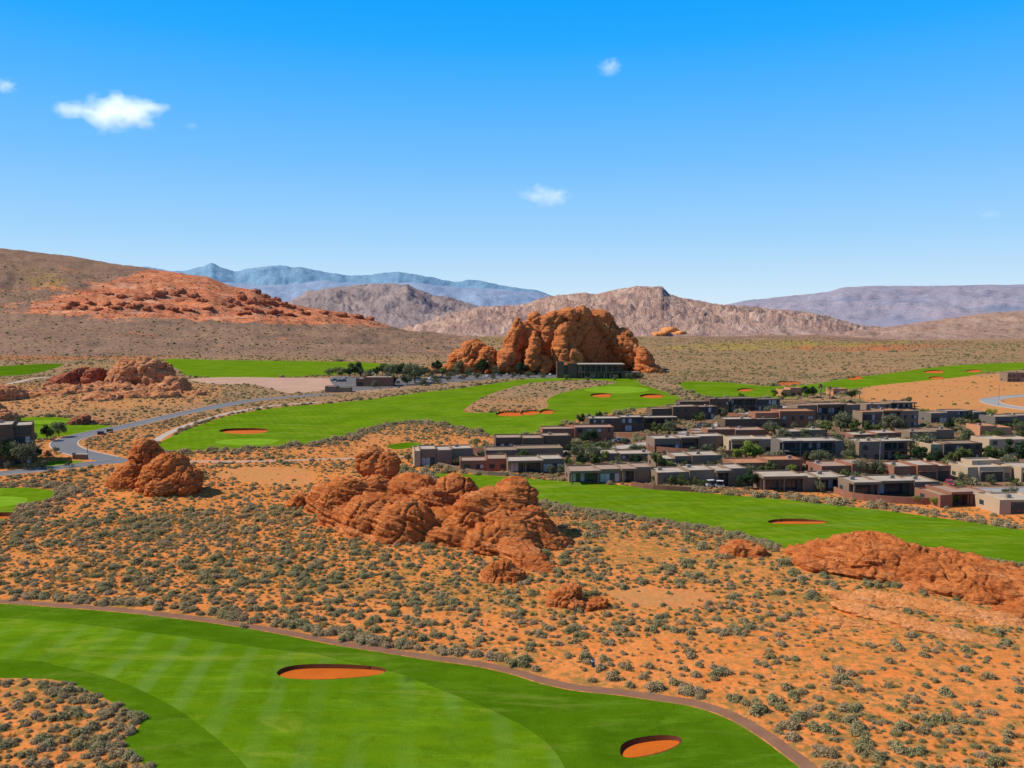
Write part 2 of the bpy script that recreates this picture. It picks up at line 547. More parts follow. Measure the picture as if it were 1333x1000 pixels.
BPOLY = []
for i, (px, py, w_, h_, dep, lab) in enumerate(BUNK):
    rim = bunker_poly(px, py, w_, h_, 1.0, i)
    c = np.mean(np.array(rim), axis=0)
    rim_a = np.array(rim)
    # inner ring: moved inwards by the thickness of the wall
    inn = []
    N = len(rim)
    for q in range(N):
        t = rim_a[(q + 1) % N] - rim_a[q - 1]
        nr = np.array([-t[1], t[0]]); nr /= np.linalg.norm(nr) + 1e-9
        if np.dot(nr, c - rim_a[q]) < 0: nr = -nr
        inn.append(tuple(rim_a[q] + nr * (0.28 if i < 2 else .35)))
    BPOLY.append((rim, inn, c))

# ---- triangulate the whole ground with every outline as a constraint
pts, edges = [], []


def add_loop(poly):
    b = len(pts)
    pts.extend(Vector((q[0], q[1])) for q in poly)
    n = len(poly)
    edges.extend((b + k, b + (k + 1) % n) for k in range(n))


for key, poly, mat in REG: add_loop(poly)
for rim, inn, c in BPOLY:
    add_loop(rim); add_loop(inn)
d = 42.0
row = 0
while d < 2600:
    xs = np.arange(-620, 1960, 10.5 if d < 900 else 16)
    xs = xs + (row % 2) * 5
    for px in xs:
        r = (px - 666.5) / F / math.cos(TH)
        jx = random.uniform(-.2, .2) * d * 10 / F
        pts.append(Vector((r * d + jx, d * (1 + random.uniform(-.004, .004)))))
    d *= 1.022
    row += 1
while d < 40000:
    for px in np.arange(-1400, 2750, 60):
        pts.append(Vector(((px - 666.5) / F * d, d)))
    d *= 1.12
for x in range(-300, 301, 30):
    for y in (-200, -120, -60, -10, 20):
        pts.append(Vector((x, y)))
for i in (0, 1):                     # finer points in the two near bunkers
    rim, inn, c = BPOLY[i]
    ia = np.array(inn)
    for s in (.85, .65, .45, .22):
        for q in ia[::2]:
            z = c + (q - c) * s
            pts.append(Vector(z))
res = delaunay_2d_cdt(pts, edges, [], 0, 1e-4, False)
VV = np.array([(v[0], v[1]) for v in res[0]])
TT = np.array([t[:] for t in res[2]], dtype=np.int64)
a, b, c_ = VV[TT[:, 0]], VV[TT[:, 1]], VV[TT[:, 2]]
ar = (b[:, 0] - a[:, 0]) * (c_[:, 1] - a[:, 1]) - (b[:, 1] - a[:, 1]) * (c_[:, 0] - a[:, 0])
TT = TT[np.abs(ar) > 1e-5]; 
flip = ar[np.abs(ar) > 1e-5] < 0
TT[flip] = TT[flip][:, ::-1]
cen = VV[TT].mean(axis=1)
lab = np.full(len(TT), -1)
for i, (key, poly, mat) in enumerate(REG):
    lab[inpoly(cen[:, 0], cen[:, 1], poly)] = i
ZZ = hgt(VV[:, 0], VV[:, 1])
# graded roads lie slightly lower than the ground beside them: only vertices strictly inside
blab = np.full(len(TT), -1); wall = np.zeros(len(TT), bool)
for i, (rim, inn, c) in enumerate(BPOLY):
    m = inpoly(cen[:, 0], cen[:, 1], rim)
    mi = inpoly(cen[:, 0], cen[:, 1], inn)
    blab[m] = i
    wall[m & ~mi] = True
    # heights
    ra = np.array(rim)
    big = np.array([c + (q - c) * 1.0 for q in np.array(inn)])
    vin = inpoly(VV[:, 0], VV[:, 1], [tuple(c + (np.array(q) - c) * 1.004) for q in inn])
    dist = np.array([np.hypot(VV[vin][:, 0] - q[0], VV[vin][:, 1] - q[1]) for q in ra]).min(axis=0)
    rel = VV[vin] - c
    ext = np.abs(ra - c).max(axis=0)
    side = (rel[:, 1] / ext[1] - 0.6 * rel[:, 0] / ext[0])         # far left side is the deep one
    k = sstep(-0.7, 0.9, side)
    ZZ[vin] = ZZ[vin] - BUNK[i][4] * .75 * (0.15 + 0.85 * k)
    if i < 2:
        near = np.hypot((VV[:, 0] - c[0]) / (ext[0] + 3), (VV[:, 1] - c[1]) / (ext[1] + 3))
        ZZ += np.where(near < 1.8, .25 * np.exp(-((near - 1.0) / .28) ** 2), 0) * (~vin)


def sub(mask, name, mats, mi=None, smooth=True):
    t = TT[mask]
    u, inv = np.unique(t, return_inverse=True)
    V3 = np.column_stack([VV[u], ZZ[u]])
    o = mesh_obj(name, V3, inv.reshape(t.shape), mats, mi=None if mi is None else mi[mask], smooth=smooth)
    return o, V3


names = {'fairway_a': 'fairway', 'fairway_b': 'fairway', 'fairway_c': 'fairway', 'fairway_d': 'fairway', 'fairway_e': 'fairway', 'fairway_f': 'fairway',
         'fairway_g': 'fairway', 'cart_path_a': 'cart_path', 'cart_path_b': 'cart_path', 'cart_path_c': 'cart_path', 'desert_island': None}
free = blab < 0
keys = np.array([(REG[i][0] if i >= 0 else 'desert_island') for i in lab], dtype=object)
mats_all = ['yard', 'rough', 'mown', 'mid', 'green', 'path', 'road', 'concrete', 'sagebase', 'dirt', 'lot']
mi_all = np.array([mats_all.index(REG[i][2]) if i >= 0 and REG[i][2] in mats_all else 0 for i in lab])
mat_list = [MD[m] for m in mats_all]
# putting greens belong to one object of their own kind
ground, GV = sub(free & (keys == 'desert_island'), 'desert_ground', [MD['desert']])
tag(ground, kind='structure')
for kx in sorted(set(keys)):
    if kx == 'desert_island': continue
    m = free & (keys == kx)
    if not m.any(): continue
    ks = sorted(set(mi_all[m]))
    remap = np.zeros(len(mats_all), int)
    for j, q in enumerate(ks): remap[q] = j
    o, _ = sub(m, names.get(kx, kx), [mat_list[q] for q in ks], mi=remap[mi_all])
    tag(o, kind='structure')
for i, (rim, inn, c) in enumerate(BPOLY):
    o, _ = sub(blab == i, 'sand_bunker', [MD['bunker'], MD['lip']], mi=wall.astype(int), smooth=False)
    tag(o, BUNK[i][5], 'sand bunker', 'sand bunkers of the golf course')


# ---- zones painted on the ground as attributes (world anchored)
def zone(poly_px, soft=1.0, V=None):
    V = GV if V is None else V
    poly = np.array(outline(poly_px, 4))
    inside = inpoly(V[:, 0], V[:, 1], poly)
    return inside.astype(float)


gd = np.hypot(GV[:, 0], GV[:, 1])
veg = 0.10 + 0.86 * sstep(230, 560, gd)
bare = zone([(1130, 500), (1180, 494), (1240, 491), (1333, 486), (1700, 480), (1700, 560), (1333, 545), (1200, 536), (1120, 524)])
bare = np.maximum(bare, .8 * zone([(290, 612), (380, 608), (410, 620), (400, 632), (310, 628)]))
bare = np.maximum(bare, .7 * zone([(790, 770), (850, 765), (930, 775), (900, 790), (820, 788)]))
veg = np.maximum(veg, 0)
dirt = zone([(420, 505), (470, 500), (540, 499), (520, 506), (450, 512)]) * .5
olive = zone([(250, 720), (430, 745), (600, 745), (700, 770), (760, 740), (760, 800), (560, 790), (380, 770), (240, 745)]) * .6
olive = np.maximum(olive, .7 * zone([(760, 690), (1040, 720), (1320, 800), (1320, 850), (1050, 790), (800, 740)]))
yellow = zone([(120, 447), (200, 443), (330, 445), (440, 452), (420, 459), (300, 462), (180, 459)])
yellow = np.maximum(yellow, zone([(860, 452), (960, 446), (1100, 443), (1200, 445), (1100, 452), (960, 456)]) * .8)
red = zone([(-200, 460), (0, 455), (150, 456), (250, 462), (100, 468), (-200, 470)]) * .8
red = np.maximum(red, zone([(430, 458), (470, 452), (520, 446), (560, 447), (500, 456), (450, 463)]))
red = np.maximum(red, zone([(1020, 452), (1100, 449), (1230, 448), (1180, 456), (1060, 457)]))
bare = np.maximum(bare, .75 * zone([(-60, 505), (40, 500), (130, 500), (250, 500), (290, 508), (260, 524), (150, 532), (40, 534), (-60, 536)]))
fe = np.full(len(GV), 1e9)
nearm = gd < 330
for key, poly, mat in REG:
    if key.startswith('fairway') and mat in ('rough', 'mid'):
        for q in np.array(poly): fe[nearm] = np.minimum(fe[nearm], np.hypot(GV[nearm, 0] - q[0], GV[nearm, 1] - q[1]))
olive = np.maximum(olive, .8 * sstep(4.5, 1.5, fe))
attr_f(ground, 'veg', veg); attr_f(ground, 'bare', bare); attr_f(ground, 'dirt', dirt); attr_f(ground, 'olive', olive)
attr_f(ground, 'yellow', yellow); attr_f(ground, 'red', red)


# ---- kerbs
def kerb(pix, off, n=6, wd=.45, hh=.14, skip=None):
    c = np.array(outline(pix, n, False))
    t = np.gradient(c, axis=0); t /= np.linalg.norm(t, axis=1)[:, None]
    nr = np.stack([-t[:, 1], t[:, 0]], 1)
    V, Fq = [], []
    for k, (q, nn) in enumerate(zip(c, nr)):
        for s, z in ((-wd / 2, -.1), (-wd / 2, hh), (wd / 2, hh), (wd / 2, -.1)):
            p = q + nn * (off + s)
            V.append((p[0], p[1], float(hgt(*(q + nn * off))) + z))
        if k:
            a0, b0 = (k - 1) * 4, k * 4
            if skip and skip[0] <= k <= skip[1]: continue
            for m in range(3):
                Fq.append((a0 + m, a0 + m + 1, b0 + m + 1, b0 + m))
    o = mesh_obj('kerb', V, Fq, MD['kerb'])
    tag(o, kind='structure')


kerb(ROAD_B[1:], 4.5); kerb(ROAD_B[1:], -4.5)
kerb(ROAD_A[:6], 3.8); kerb(ROAD_A[:4], -3.8)
kerb(VIL_A, 3.8); kerb(VIL_A, -3.8); kerb(VIL_B, 3.8); kerb(VIL_B, -3.8)
kerb(RR, 4.8); kerb(RR, -4.8)

# ------------------------------------------------------------------ hills and mountains
def interp(ctrl, x):
    xs = [q[0] for q in ctrl]; ys = [q[1] for q in ctrl]
    # smooth monotone-ish interpolation
    return np.interp(x, xs, ys)


def hill(name, ctrl, D, front, back, mat, relief, fscale, x0, x1, nx=260, ny=60, power=1.25, ridgey=1.0, seed=0, jag=1.0, zones=None, foot=0.0, skew=0.0):
    px = np.linspace(x0, x1, nx)
    crest = interp(ctrl, px)
    ker = np.array([1, 2, 1]) / 4.
    V = []
    info = []
    tc_ = 0.68
    for j in range(ny):
        t = j / (ny - 1)
        for i in range(nx):
            if t <= tc_:
                u = t / tc_
                dd = D - front * (1 - u)
                s = u ** power
            else:
                u = (t - tc_) / (1 - tc_)
                dd = D + back * u
                s = (1 - u) ** 1.3
            r = ray(px[i], crest[i])
            ztop = CH + r[2] * D
            x = r[0] * dd
            y = dd
            pv = Vector((x / fscale + seed * 13.7 + skew * y / fscale, y / fscale, seed * 3.1))
            n1 = mn.ridged_multi_fractal(pv, .9, 2.1, 5, 1.0, 2.0) - 1.0
            n2 = mn.fractal(pv * 4.3, 0.6, 2.1, 5)
            env = math.sin(min(1, s) * math.pi * .5)
            mid = 4 * s * (1 - s)
            z = foot + (ztop - foot) * s + relief * (n1 * ridgey * mid * .9 + n2 * (.35 * mid + .14 * jag * env))
            V.append((x, y, z if s > 0 else -6))
            info.append((px[i], s))
    Fq = []
    for j in range(ny - 1):
        for i in range(nx - 1):
            a0 = j * nx + i
            Fq.append((a0, a0 + 1, a0 + nx + 1, a0 + nx))
    o = mesh_obj(name, V, Fq, mat, smooth=True)
    tag(o, kind='structure')
    if zones:
        V = np.array(V)
        # where each vertex sits seen from the viewpoint of the survey
        rel = V - np.array([0, 0, CH])
        dep = rel @ FW
        sx = 666.5 + F * rel[:, 0] / dep
        sy = 500 - F * (rel @ UP) / dep
        for nm, polys in zones.items():
            acc = np.zeros(len(V))
            for poly, amt in polys:
                acc = np.maximum(acc, inpoly(sx, sy, catmull(poly, 4)) * amt)
            g = acc.reshape(ny, nx)
            for _ in range(3):
                g[1:-1, 1:-1] = (g[1:-1, 1:-1] * 2 + g[:-2, 1:-1] + g[2:, 1:-1] + g[1:-1, :-2] + g[1:-1, 2:]) / 6
            attr_f(o, nm, g.ravel())
    return o


M_far = m_hill('haze_blue_mountain', (0.19, 0.33, 0.47), (0.22, 0.36, 0.50), (0.15, 0.29, 0.43), 900, bumpd=60)  # air haze baked into the bluish base colours of both far ranges
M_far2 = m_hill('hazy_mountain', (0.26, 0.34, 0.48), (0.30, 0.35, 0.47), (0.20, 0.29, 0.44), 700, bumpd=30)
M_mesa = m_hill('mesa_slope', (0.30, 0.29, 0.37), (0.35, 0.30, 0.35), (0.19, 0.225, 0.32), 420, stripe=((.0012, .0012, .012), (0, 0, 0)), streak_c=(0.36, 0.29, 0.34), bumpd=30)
M_gray = m_hill('gray_ridge_rock', (0.41, 0.26, 0.21), (0.48, 0.29, 0.22), (0.21, 0.15, 0.15), 150, stripe=((.018, .006, .011), (0.2, 0.75, 0.3)), streak_c=(0.62, 0.44, 0.35), bumpd=26)
M_gray2 = m_hill('gray_ridge_far', (0.285, 0.225, 0.215), (0.34, 0.255, 0.24), (0.16, 0.135, 0.155), 150, stripe=((.012, .005, .010), (0.2, 0.85, 0.2)), streak_c=(0.37, 0.29, 0.28), bumpd=18)
M_near = m_hill('pink_hill_rock', (0.36, 0.225, 0.17), (0.43, 0.26, 0.195), (0.20, 0.135, 0.115), 120, stripe=((.02, .012, .014), (0.2, 0.4, 0.3)), streak_c=(0.45, 0.31, 0.25), bumpd=12)
M_left = m_hill('red_hill_ground', (0.255, 0.158, 0.108), (0.345, 0.205, 0.135), (0.155, 0.10, 0.078), 110, bumpd=4,
                red=((0.58, 0.175, 0.080), (0.70, 0.27, 0.13), (0.24, 0.085, 0.06)))

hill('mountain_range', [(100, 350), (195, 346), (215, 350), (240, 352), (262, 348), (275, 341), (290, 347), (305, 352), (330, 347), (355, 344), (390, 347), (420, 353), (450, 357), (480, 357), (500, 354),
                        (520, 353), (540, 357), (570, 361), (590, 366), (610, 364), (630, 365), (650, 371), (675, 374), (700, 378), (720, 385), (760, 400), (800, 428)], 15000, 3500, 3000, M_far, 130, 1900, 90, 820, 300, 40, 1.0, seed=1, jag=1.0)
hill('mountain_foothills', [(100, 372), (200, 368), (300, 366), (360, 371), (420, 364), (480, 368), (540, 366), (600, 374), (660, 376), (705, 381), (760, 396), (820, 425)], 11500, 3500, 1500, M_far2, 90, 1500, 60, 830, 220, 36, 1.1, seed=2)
hill('mesa', [(880, 410), (940, 397), (970, 391), (1000, 388), (1050, 383), (1080, 379), (1095, 374), (1125, 372), (1200, 372), (1260, 371), (1333, 370), (1500, 368), (1900, 372)], 8200, 3800, 2500, M_mesa, 60, 900, 860, 2000, 260, 50, 1.0, seed=3, jag=.5)
hill('gray_ridge', [(330, 405), (370, 394), (385, 388), (400, 380), (430, 374), (460, 371), (500, 369), (530, 370), (540, 375), (550, 378), (562, 385), (585, 387), (612, 397), (650, 407), (720, 422), (760, 430)], 4300, 1300, 700, M_gray2, 42, 330, 320, 770, 260, 56, .95, seed=4, skew=.8)
hill('gray_ridge', [(520, 432), (560, 418), (600, 404), (625, 398), (680, 396), (700, 390), (720, 385), (760, 381), (775, 383), (800, 377), (830, 372), (862, 373), (872, 383), (888, 387), (920, 394), (960, 398), (1000, 401), (1050, 407), (1080, 413), (1110, 424), (1150, 432)],
     3500, 950, 700, M_gray, 34, 240, 500, 1180, 360, 64, .9, seed=5, skew=1.6)
hill('pink_hills', [(1080, 436), (1120, 431), (1150, 428), (1190, 421), (1230, 415), (1270, 409), (1333, 404), (1500, 392), (1900, 385)], 3100, 950, 700, M_near, 15, 210, 1060, 1980, 260, 50, 1.0, seed=6, skew=.5)
hill('low_bench', [(820, 441), (900, 440), (1000, 437), (1100, 438), (1180, 443), (1260, 450), (1400, 448), (1700, 440)], 2350, 500, 400, M_left, 6, 160, 800, 1900, 200, 24, 1.0, seed=9,
     zones={'red': [([(1100, 448), (1200, 446), (1260, 452), (1150, 456)], .5)], 'yellow': [([(880, 445), (960, 443), (1060, 444), (960, 450)], .6)]})
hill('red_hills', [(-700, 330), (-300, 318), (-100, 316), (0, 322), (30, 326), (80, 331), (130, 340), (180, 347), (205, 351), (250, 357), (270, 360), (300, 372), (330, 377), (345, 385), (375, 395), (400, 400), (430, 404),
                   (460, 409), (490, 419), (530, 432), (600, 440)], 2250, 1150, 900, M_left, 13, 230, -700, 620, 420, 90, 1.12, seed=7,
     zones={'red': [([(40, 398), (110, 376), (175, 356), (210, 348), (260, 354), (300, 366), (345, 380), (400, 396), (470, 406), (515, 426), (430, 424), (300, 420), (200, 414), (110, 412), (50, 408)], 1.0),
                    ([(-60, 375), (40, 366), (110, 372), (60, 382)], .4), ([(0, 398), (60, 390), (80, 405), (20, 415)], .35)],
            'yellow': [([(30, 360), (70, 358), (90, 370), (50, 372)], .8), ([(0, 348), (60, 350), (50, 356), (0, 355)], .4)]})
# ------------------------------------------------------------------ sandstone
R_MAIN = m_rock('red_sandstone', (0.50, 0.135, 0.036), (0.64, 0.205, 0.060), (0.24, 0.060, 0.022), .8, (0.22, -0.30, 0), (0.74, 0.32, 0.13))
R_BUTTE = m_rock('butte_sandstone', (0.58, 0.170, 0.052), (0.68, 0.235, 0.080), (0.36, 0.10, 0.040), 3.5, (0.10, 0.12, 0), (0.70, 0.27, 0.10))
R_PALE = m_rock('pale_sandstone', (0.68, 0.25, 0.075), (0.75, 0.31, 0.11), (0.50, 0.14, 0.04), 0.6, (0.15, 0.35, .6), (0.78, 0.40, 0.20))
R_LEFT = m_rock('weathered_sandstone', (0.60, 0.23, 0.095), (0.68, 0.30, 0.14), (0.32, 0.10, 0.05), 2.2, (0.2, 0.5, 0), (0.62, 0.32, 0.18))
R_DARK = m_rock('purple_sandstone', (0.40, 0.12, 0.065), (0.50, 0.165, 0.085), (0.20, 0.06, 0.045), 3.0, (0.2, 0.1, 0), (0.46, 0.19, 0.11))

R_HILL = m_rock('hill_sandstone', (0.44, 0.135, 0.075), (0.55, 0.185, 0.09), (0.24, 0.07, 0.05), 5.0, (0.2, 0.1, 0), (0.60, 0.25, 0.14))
ICO = None


def ico(sub=3):
    bm = bmesh.new()
    bmesh.ops.create_icosphere(bm, subdivisions=sub, radius=1)
    V = np.array([v.co[:] for v in bm.verts])
    Fc = np.array([[v.index for v in f.verts] for f in bm.faces])
    bm.free()
    return V, Fc


ICO = ico(3)
ROCKS = []
SEED_OF = {}


def remesh_union(Vs, voxel):
    V, Fc, off = [], [], 0
    for q in Vs:
        V.append(q); Fc.append(ICO[1] + off); off += len(q)
    V = np.vstack(V); Fc = np.vstack(Fc)
    me = bpy.data.meshes.new('tmp')
    me.from_pydata(V.tolist(), [], Fc.tolist())
    o = bpy.data.objects.new('tmp', me)
    col.objects.link(o)
    md = o.modifiers.new('r', 'REMESH')
    md.mode = 'VOXEL'
    md.voxel_size = voxel
    dg = bpy.context.evaluated_depsgraph_get()
    ev = o.evaluated_get(dg)
    m2 = bpy.data.meshes.new_from_object(ev)
    bpy.data.objects.remove(o)
    bpy.data.meshes.remove(me)
    return m2


def rock(name, label, cat, blobs, voxel, mat, amp=1.0, fs=4.0, strata=0.35, sth=1.0, tilt=(0.25, 0.15), seed=0, group=None, billow=1.0, smooth=3, crk=.55, warp=.9, flare=.55, pw=.88):
    """blobs: (world centre, radii, rotation) united into one solid, weathered by noise"""
    Vs = []
    for c, r, rot in blobs:
        E = ICO[0].copy()
        E = np.sign(E) * np.abs(E) ** pw
        E = E * np.array(r)
        R_ = np.array(Matrix.Rotation(rot[2], 3, 'Z') @ Matrix.Rotation(rot[1], 3, 'Y') @ Matrix.Rotation(rot[0], 3, 'X'))
        E = E @ R_.T + np.array(c)
        if seed < 90 and len(rot) == 3:
            gz = float(hgt(c[0], c[1])) - 1.0
            lowz = E[:, 2].min()
            if lowz > gz:
                k_ = (c[2] - gz) / (c[2] - lowz)
                mm = E[:, 2] < c[2]
                t_ = (c[2] - E[mm, 2]) / (c[2] - lowz)
                E[mm, 2] = c[2] - (c[2] - E[mm, 2]) * k_
                E[mm, :2] = c[:2] + (E[mm, :2] - c[:2]) * (1 + flare * np.minimum(t_, 1)[:, None])
        Vs.append(E)
    me = remesh_union(Vs, voxel)
    me.name = name
    n = len(me.vertices)
    co = np.empty(n * 3); me.vertices.foreach_get('co', co); co = co.reshape(-1, 3)
    no = np.empty(n * 3); me.vertex_normals.foreach_get('vector', no); no = no.reshape(-1, 3)
    # drop what is buried
    # fuse the lumps, then weather
    E_ = np.empty(len(me.edges) * 2, dtype=np.int32); me.edges.foreach_get('vertices', E_); E_ = E_.reshape(-1, 2)
    deg = np.bincount(E_.ravel(), minlength=n).astype(float)[:, None] + 1e-9
    for _ in range(smooth):
        acc = np.zeros_like(co)
        for a_ in range(3):
            acc[:, a_] = np.bincount(E_[:, 0], co[E_[:, 1], a_], n) + np.bincount(E_[:, 1], co[E_[:, 0], a_], n)
        co = co * .4 + (acc / deg) * .6
    new = co.copy()
    tx, ty = tilt
    ca, sa = math.cos(math.atan(tx)), math.sin(math.atan(tx))
    for i in range(n):
        p = Vector(co[i])
        w_ = mn.noise_vector(p / (fs * 1.9) + Vector((seed, 0, 3))) * (amp * warp)
        q = p / fs + Vector((seed * 7.3, seed * 3.1, seed))
        b = abs(mn.noise(q)) * 1.6 + abs(mn.noise(q * 2.17)) * .7 - .45
        f = mn.fractal(q * 2.9, .75, 2.1, 5)
        bed = p.z * ca + tx * ca * p.x + ty * p.y
        # bedding: stretched along the layers
        s1 = mn.noise(Vector((p.x / (fs * 2.5), p.y / (fs * 2.5), bed / (sth * .8)))) + .5 * mn.noise(Vector((p.x / fs, p.y / fs, bed / (sth * .33) + 9)))
        zz = bed / sth + 1.5 * mn.noise(p / (fs * 2.2))
        fr = zz - math.floor(zz)
        led = (fr ** 2.5 if fr < .85 else (1 - fr) / .15 * .666) - .3
        up = max(0.3, 1 - abs(no[i][2]) * .5)
        c1 = mn.noise(Vector((q.x * .8 + 3, q.y * .8, q.z * .8 - p.x * .05)))
        c2 = mn.noise(q * 1.7 + Vector((11, 4, 2)))
        crack = -crk * (math.exp(-(c1 / .045) ** 2) * 1.3 + .7 * math.exp(-(c2 / .05) ** 2))
        dsp = amp * (billow * b + .38 * f + crack) + strata * up * (.8 * led * (0.5 + c2) + .75 * s1)
        new[i] = co[i] + no[i] * dsp + np.array(w_)
    me.vertices.foreach_set('co', new.ravel())
    me.materials.clear()
    me.materials.append(mat)
    # keep only faces above the ground
    g = hgt(new[:, 0], new[:, 1])
    bm = bmesh.new(); bm.from_mesh(me); bm.verts.ensure_lookup_table()
    low = [v for v in bm.verts if v.co.z < g[v.index] - 1.2 * max(1, voxel)] if seed < 90 else []
    bmesh.ops.delete(bm, geom=low, context='VERTS')
    for f in bm.faces: f.smooth = True
    bm.to_mesh(me); bm.free()
    o = bpy.data.objects.new(name, me)
    col.objects.link(o)
    tag(o, label, cat, group)
    ROCKS.append(o); SEED_OF[o.name] = seed
    return o


def B(px, py, rpx, rpy, pyb, dep, roll=0, dd=0):
    """a lump whose middle appears at px,py and that stands where the ground is at pyb"""
    D = P(px, pyb)[1] + dd + dep * .8
    r = ray(px, py)
    return ((r[0] * D, D, CH + r[2] * D), (rpx * D / F, dep, rpy * D / F), (0, math.radians(roll), 0))


def B2(*a):
    c, r, rot = B(*a)
    return c, r, (*rot, 0)


def G(px, py, rx, ry, rz, yaw=0, roll=0, up=0.0):
    x, y, z = P(px, py)
    return ((x, y, z + up), (rx, ry, rz), (0, math.radians(roll), math.radians(yaw)))


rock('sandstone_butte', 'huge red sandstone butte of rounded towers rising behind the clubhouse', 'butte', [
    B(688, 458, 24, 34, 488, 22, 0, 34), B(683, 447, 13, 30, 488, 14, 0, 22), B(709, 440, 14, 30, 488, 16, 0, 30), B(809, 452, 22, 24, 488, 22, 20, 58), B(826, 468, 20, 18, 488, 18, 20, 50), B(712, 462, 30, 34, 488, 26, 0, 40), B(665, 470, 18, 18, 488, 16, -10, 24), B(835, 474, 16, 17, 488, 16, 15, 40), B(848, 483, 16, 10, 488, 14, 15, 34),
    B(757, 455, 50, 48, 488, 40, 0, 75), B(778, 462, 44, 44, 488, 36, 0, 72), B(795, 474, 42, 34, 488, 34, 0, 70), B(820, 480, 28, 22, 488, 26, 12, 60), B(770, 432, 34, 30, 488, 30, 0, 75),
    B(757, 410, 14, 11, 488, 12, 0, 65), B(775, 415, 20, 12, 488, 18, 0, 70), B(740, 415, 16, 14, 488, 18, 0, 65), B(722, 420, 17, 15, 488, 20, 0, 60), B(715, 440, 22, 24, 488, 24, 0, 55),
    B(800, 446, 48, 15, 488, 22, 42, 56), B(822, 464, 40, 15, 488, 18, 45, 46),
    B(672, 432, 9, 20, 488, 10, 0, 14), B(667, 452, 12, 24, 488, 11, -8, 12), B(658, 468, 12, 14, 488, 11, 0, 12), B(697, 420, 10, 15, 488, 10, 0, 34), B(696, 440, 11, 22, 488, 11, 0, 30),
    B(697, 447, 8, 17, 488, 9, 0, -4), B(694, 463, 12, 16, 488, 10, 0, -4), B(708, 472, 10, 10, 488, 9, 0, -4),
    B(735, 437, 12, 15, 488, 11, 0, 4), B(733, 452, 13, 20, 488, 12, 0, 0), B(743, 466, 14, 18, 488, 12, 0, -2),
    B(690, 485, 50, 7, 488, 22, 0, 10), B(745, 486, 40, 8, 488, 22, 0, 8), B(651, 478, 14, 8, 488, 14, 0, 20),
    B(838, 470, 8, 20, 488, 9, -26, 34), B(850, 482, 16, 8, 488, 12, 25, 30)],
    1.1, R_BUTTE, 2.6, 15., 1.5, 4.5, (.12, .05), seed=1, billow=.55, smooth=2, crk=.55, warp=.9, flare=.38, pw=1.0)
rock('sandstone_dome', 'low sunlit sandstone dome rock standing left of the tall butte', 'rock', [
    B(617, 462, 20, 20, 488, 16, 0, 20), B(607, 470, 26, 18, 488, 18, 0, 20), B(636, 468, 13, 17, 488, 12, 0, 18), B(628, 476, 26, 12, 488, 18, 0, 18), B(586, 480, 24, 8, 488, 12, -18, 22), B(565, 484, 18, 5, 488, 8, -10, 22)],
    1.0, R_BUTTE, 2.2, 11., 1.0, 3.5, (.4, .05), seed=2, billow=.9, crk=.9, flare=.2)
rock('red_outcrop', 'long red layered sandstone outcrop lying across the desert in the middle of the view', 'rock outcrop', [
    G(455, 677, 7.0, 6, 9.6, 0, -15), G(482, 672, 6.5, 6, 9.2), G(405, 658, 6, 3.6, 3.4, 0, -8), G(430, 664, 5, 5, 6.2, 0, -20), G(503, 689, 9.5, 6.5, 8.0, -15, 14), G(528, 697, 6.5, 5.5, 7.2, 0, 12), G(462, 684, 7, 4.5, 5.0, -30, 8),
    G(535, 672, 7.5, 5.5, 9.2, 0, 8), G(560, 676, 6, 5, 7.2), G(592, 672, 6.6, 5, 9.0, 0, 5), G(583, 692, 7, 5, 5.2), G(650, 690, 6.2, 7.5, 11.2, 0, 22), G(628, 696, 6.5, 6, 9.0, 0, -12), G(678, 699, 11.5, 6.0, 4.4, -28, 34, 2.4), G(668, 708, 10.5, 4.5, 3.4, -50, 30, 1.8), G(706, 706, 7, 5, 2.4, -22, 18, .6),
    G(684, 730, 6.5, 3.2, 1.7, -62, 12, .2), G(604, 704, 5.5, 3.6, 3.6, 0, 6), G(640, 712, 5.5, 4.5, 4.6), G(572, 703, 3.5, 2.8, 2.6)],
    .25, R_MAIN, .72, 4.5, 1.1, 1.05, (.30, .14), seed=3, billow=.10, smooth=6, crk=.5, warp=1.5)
rock('balanced_boulder', 'round dark red boulder perched on the left shoulder of the central outcrop', 'boulder', [
    B2(486, 603, 23, 20, 666, 4.2, 8), B2(503, 607, 17, 20, 666, 4, 20), B2(478, 598, 15, 13, 666, 3.4)], .22, R_MAIN, .5, 3.2, .3, .9, (-.2, .1), seed=4)
rock('leaning_boulder', 'rugged red boulder with two humps beside the road bend at left', 'boulder', [
    B(192, 596, 20, 24, 632, 4.5, -25), B(172, 614, 24, 15, 634, 5, -30), B(220, 610, 24, 21, 642, 5.5, 15), B(240, 626, 23, 20, 646, 5, 10), B(212, 634, 20, 13, 647, 4), B(163, 628, 18, 6, 638, 3.5), B(203, 622, 22, 20, 642, 5)],
    .24, R_MAIN, .8, 3.4, .5, 1.0, (.4, .1), seed=5, billow=.6, smooth=6, crk=.8, warp=1.2)
rock('small_boulder', 'small dark red boulder just below the right tail of the central outcrop', 'boulder', [
    B(648, 742, 20, 12, 756, 2.6, -10), B(668, 748, 18, 9, 758, 2.4, 15), B(654, 750, 28, 7, 758, 2.8)], .16, R_MAIN, .45, 2.4, .3, .6, (.3, .1), seed=6)
rock('split_rock', 'jagged split rock ledge low in the sand right of the small dark boulder', 'rock', [
    B(738, 774, 24, 12, 790, 2.2, -22), B(772, 786, 20, 7, 794, 1.9, -12), B(752, 786, 18, 7, 794, 1.7, 8), B(722, 786, 13, 5, 790, 1.6, -12)], .15, R_MAIN, .45, 1.9, .34, .6, (.35, .1), seed=7)
